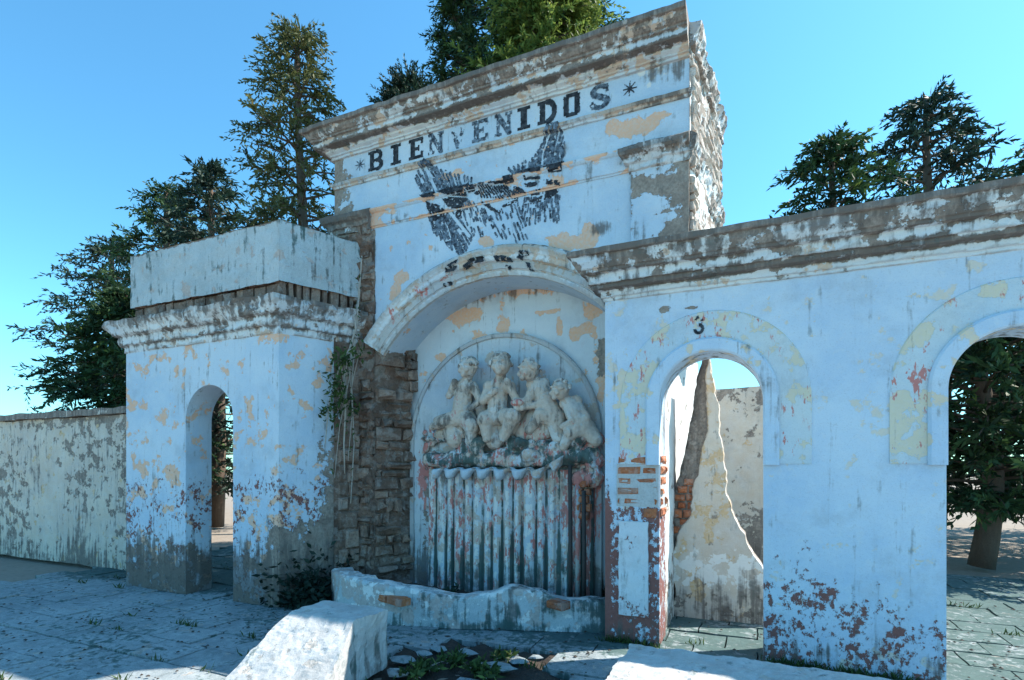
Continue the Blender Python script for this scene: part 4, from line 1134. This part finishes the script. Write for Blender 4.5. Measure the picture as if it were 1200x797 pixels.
# shrub rooted in the stripped wall, and its hanging root
sx, sz = W(405, 450, 4.95)
wp = thing('wall_shrub', 'leafy green shrub rooted in the stripped masonry between left wing and niche', 'plant', (-4.44, 5.0, 2.2))
lf = leafmesh(); tr = MB()
for k in range(19):
    px, py = rnd.uniform(378, 424), rnd.uniform(402, 492)
    if px < 395 and py < 425: continue
    Yq = 4.93+rnd.uniform(-.12, .10)-max(0, 410-px)*.008
    x, z = W(px, py, Yq); c = Vector((x, Yq, z))
    root_p = Vector((-4.42, 5.08, 2.1)); tr.tube([root_p, root_p.lerp(c, .5)+Vector((0,0,.08)), c], [.008,.006,.003], 5)
    for j in range(20): leaf(lf, c+Vector((rnd.gauss(0,.05), rnd.gauss(0,.04), rnd.gauss(0,.06))), Vector((rnd.gauss(0,1), rnd.gauss(-.3,.8), rnd.gauss(-.3,.9))), rnd.uniform(.05,.10), .017, rnd.random()*.9)
for pl in ([(424,300),(421,345),(416,395),(410,440),(398,500),(392,560)], [(421,330),(419,380),(409,430),(413,480),(408,540)], [(414,400),(398,430),(386,470),(381,520)], [(417,390),(412,450),(415,520),(411,590)]):
    pp = []
    for q, (px, py) in enumerate(pl):
        Yq = 5.10-.012*max(0, 424-px)*.6-.02*q*.3; x, z = W(px, py, Yq); pp.append(Vector((x, Yq, z)))
    tr.tube(pp, [.009-.0012*q for q in range(len(pp))], 5)
    for k in range(26):
        t = rnd.random()*(len(pp)-1); q = int(min(t, len(pp)-2)); c = pp[q].lerp(pp[q+1], t-q)
        leaf(lf, c+Vector((rnd.gauss(0,.025), rnd.gauss(-.02,.02), rnd.gauss(0,.03))), Vector((rnd.gauss(0,1), rnd.gauss(-.3,.8), rnd.gauss(-.5,.8))), rnd.uniform(.03,.07), .012, rnd.random()*.9)
tr.build('stem', M['vine'], wp); lf.build('foliage', M['weed'], wp)
pts = []
for px, py, Yq in ((420,352,5.12),(416,368,5.06),(417,385,5.03),(411,405,5.0),(404,440,4.96),(405,480,4.94),(403,520,4.93),(404,555,4.93)):
    x, z = W(px, py, Yq); pts.append((x, Yq, z))
mb = MB(); mb.tube(pts, [.014,.014,.013,.013,.012,.011,.010,.007], 7)
tag(mb.build('hanging_root', M['vine'], smooth=True), 'pale bare root hanging down the stripped masonry beside the wall shrub', 'root')
# dark leaves added to fill the black area between wing and basin
mb_root = thing('dark_leaf_fill', 'dark leaves added to fill the black area at the foot of the left wing beside the basin', 'plant', (-4.55, 4.75, 0))
lf = leafmesh()
for k in range(2600):
    x = rnd.uniform(-5.0, -4.15); y = rnd.uniform(4.35, 5.15); z = abs(rnd.gauss(0,.22))*ss(-x, 4.1, 4.4)
    leaf(lf, Vector((x, y, z)), Vector((rnd.gauss(0,1), rnd.gauss(0,1), rnd.gauss(.4,.6))), rnd.uniform(.05,.12), .022, rnd.random()*.35)
lf.build('foliage', M['pine'], mb_root)
# weeds in the broken paving
def gx(px, py):
    d = EYE*F/(py-YH); a = (px-CX)/F*d; s, c = math.sin(R(YAW)), math.cos(R(YAW))
    return (-s*d+c*a, c*d+s*a, 0)
for (px, py, L, nl, lb) in ((565,792,.20,190,'bright green weed in a patch of sun in the broken paving'),(500,785,.20,120,'dry dark tuft of weeds at the left of the earth patch'),(590,772,.15,100,'small dark green weed at the far rim of the earth patch'),(535,776,.16,110,'dark creeping weed in the middle of the earth patch'),(483,793,.17,90,'low weed in the earth patch nearest the left stone block')):
    plant('weed', lb, gx(px, py), nl, L, M['weed'], .9, .55, .014, 9)
for (px, py, lb) in ((497,693,'dark fern tuft behind the basin rim left of the fluted curtain'),(700,705,'dark weed in the corner of basin and gateway pier')):
    q = gx(px, 735); plant('weed', lb, (q[0]-.03, q[1]+.55, .12), 110, .26, M['pine'], .5, 1, .015, 7)
# grit and dry leaves scattered on the paving, short grass in its joints
mb = MB(); mb.a['rnd'] = []
for k in range(2600):
    x, y = rnd.uniform(-8.5, 4.0), rnd.uniform(2.2, 7.6)
    if nz(x, y, 0, .8, 3) < -.1 and rnd.random() < .8: continue
    r = rnd.uniform(.006, .02); b = len(mb.v)
    for q in range(4):
        a = q*1.571+rnd.uniform(-.4, .4); mb.v.append((x+r*math.cos(a), y+r*math.sin(a), .014+rnd.uniform(0, .004)))
    mb.v.append((x, y, .014+r*.7)); mb.f += [(b, b+1, b+4), (b+1, b+2, b+4), (b+2, b+3, b+4), (b+3, b, b+4)]; mb.a['rnd'] += [rnd.random()]*5
o = mb.build('grit', M['soil']); o['kind'] = 'stuff'
lf = leafmesh()
for k in range(150):
    row = rnd.randint(3, 18); x0 = rnd.uniform(-8.5, 3.5); y0 = 1.0+row*.36
    if rnd.random() < .25: y0 = rnd.choice([4.72, 4.74]); x0 = rnd.choice([rnd.uniform(-1.2, -.8), rnd.uniform(.1, 1.1)])
    for q in range(rnd.randint(5, 22)):
        leaf(lf, Vector((x0+rnd.gauss(0,.05), y0+rnd.gauss(0,.012), -.01)), Vector((rnd.gauss(0,.5), rnd.gauss(0,.5), 1)), rnd.uniform(.03,.10), .006, rnd.random()*.9)
o = lf.build('joint_grass', M['weed']); o['kind'] = 'stuff'
# rubble
stn = [(472,775,.09),(515,762,.06),(548,766,.07),(608,776,.07),(586,784,.10),(600,768,.05),(628,772,.05),(497,768,.06),(466,790,.08),(560,781,.05)]
desc = ['flat paving fragment by the left stone block','small chip at the back of the earth patch','pale chip behind the weeds','broken slab corner at the right of the earth patch','sunlit paving shard beside the bright weed','small stone at the far rim of the earth patch','little stone on the paving right of the earth patch','reddish stone on the left rim of the earth patch','flat fragment nearest the left stone block','dark stone beside the bright weed']
for (px, py, r), lb in zip(stn, desc):
    x, y, _ = gx(px, py); mb = MB(); mb.ball((x, y, .012), r, rnd.choice((5,6,7)), 4, (1.3,.9,.30))
    mb.v = [(a+.35*r*nz(a,b,c,14), b+.35*r*nz(a,b,c,14,4), c+.2*r*nz(a,b,c,14,8)) for a, b, c in mb.v]
    mb.attr('moss', lambda *q: .2)
    tag(mb.build('rubble_stone', M['pave']), lb, 'stone', 'rubble in the broken paving')

# ================================================================== LIGHT
sv = Vector((.70, .50, 1.0)).normalized()      # towards the sun: behind the wall, to the right
L = bpy.data.lights.new('sun', 'SUN'); L.energy = 4.5; L.angle = R(.53); L.color = (1, .93, .82)
lo = bpy.data.objects.new('sun', L); C.objects.link(lo); lo.rotation_euler = sv.to_track_quat('Z', 'Y').to_euler(); lo.location = (6, 8, 14)
w = bpy.data.worlds.new('World'); sc.world = w; w.use_nodes = True
nt = w.node_tree; bg = nt.nodes['Background']
sky = nt.nodes.new('ShaderNodeTexSky'); sky.sky_type = 'NISHITA'; sky.sun_disc = False
sky.sun_elevation = math.asin(sv.z); sky.sun_rotation = math.atan2(sv.x, sv.y)
sky.ozone_density = 1.5; sky.dust_density = .4; sky.air_density = 1.0
tint = nt.nodes.new('ShaderNodeMix'); tint.data_type = 'RGBA'; tint.blend_type = 'MULTIPLY'; tint.inputs[0].default_value = 1
tint.inputs[7].default_value = (.50, 1.02, 1.12, 1)      # the photograph's cyan sky
nt.links.new(sky.outputs[0], tint.inputs[6]); nt.links.new(tint.outputs[2], bg.inputs[0]); bg.inputs[1].default_value = .13
vs = sc.view_settings; vs.view_transform = 'Standard'; vs.look = 'None'; vs.exposure = 1.1; vs.gamma = 1; vs.use_curve_mapping = False
sc.cycles.max_bounces = 6; sc.cycles.diffuse_bounces = 4
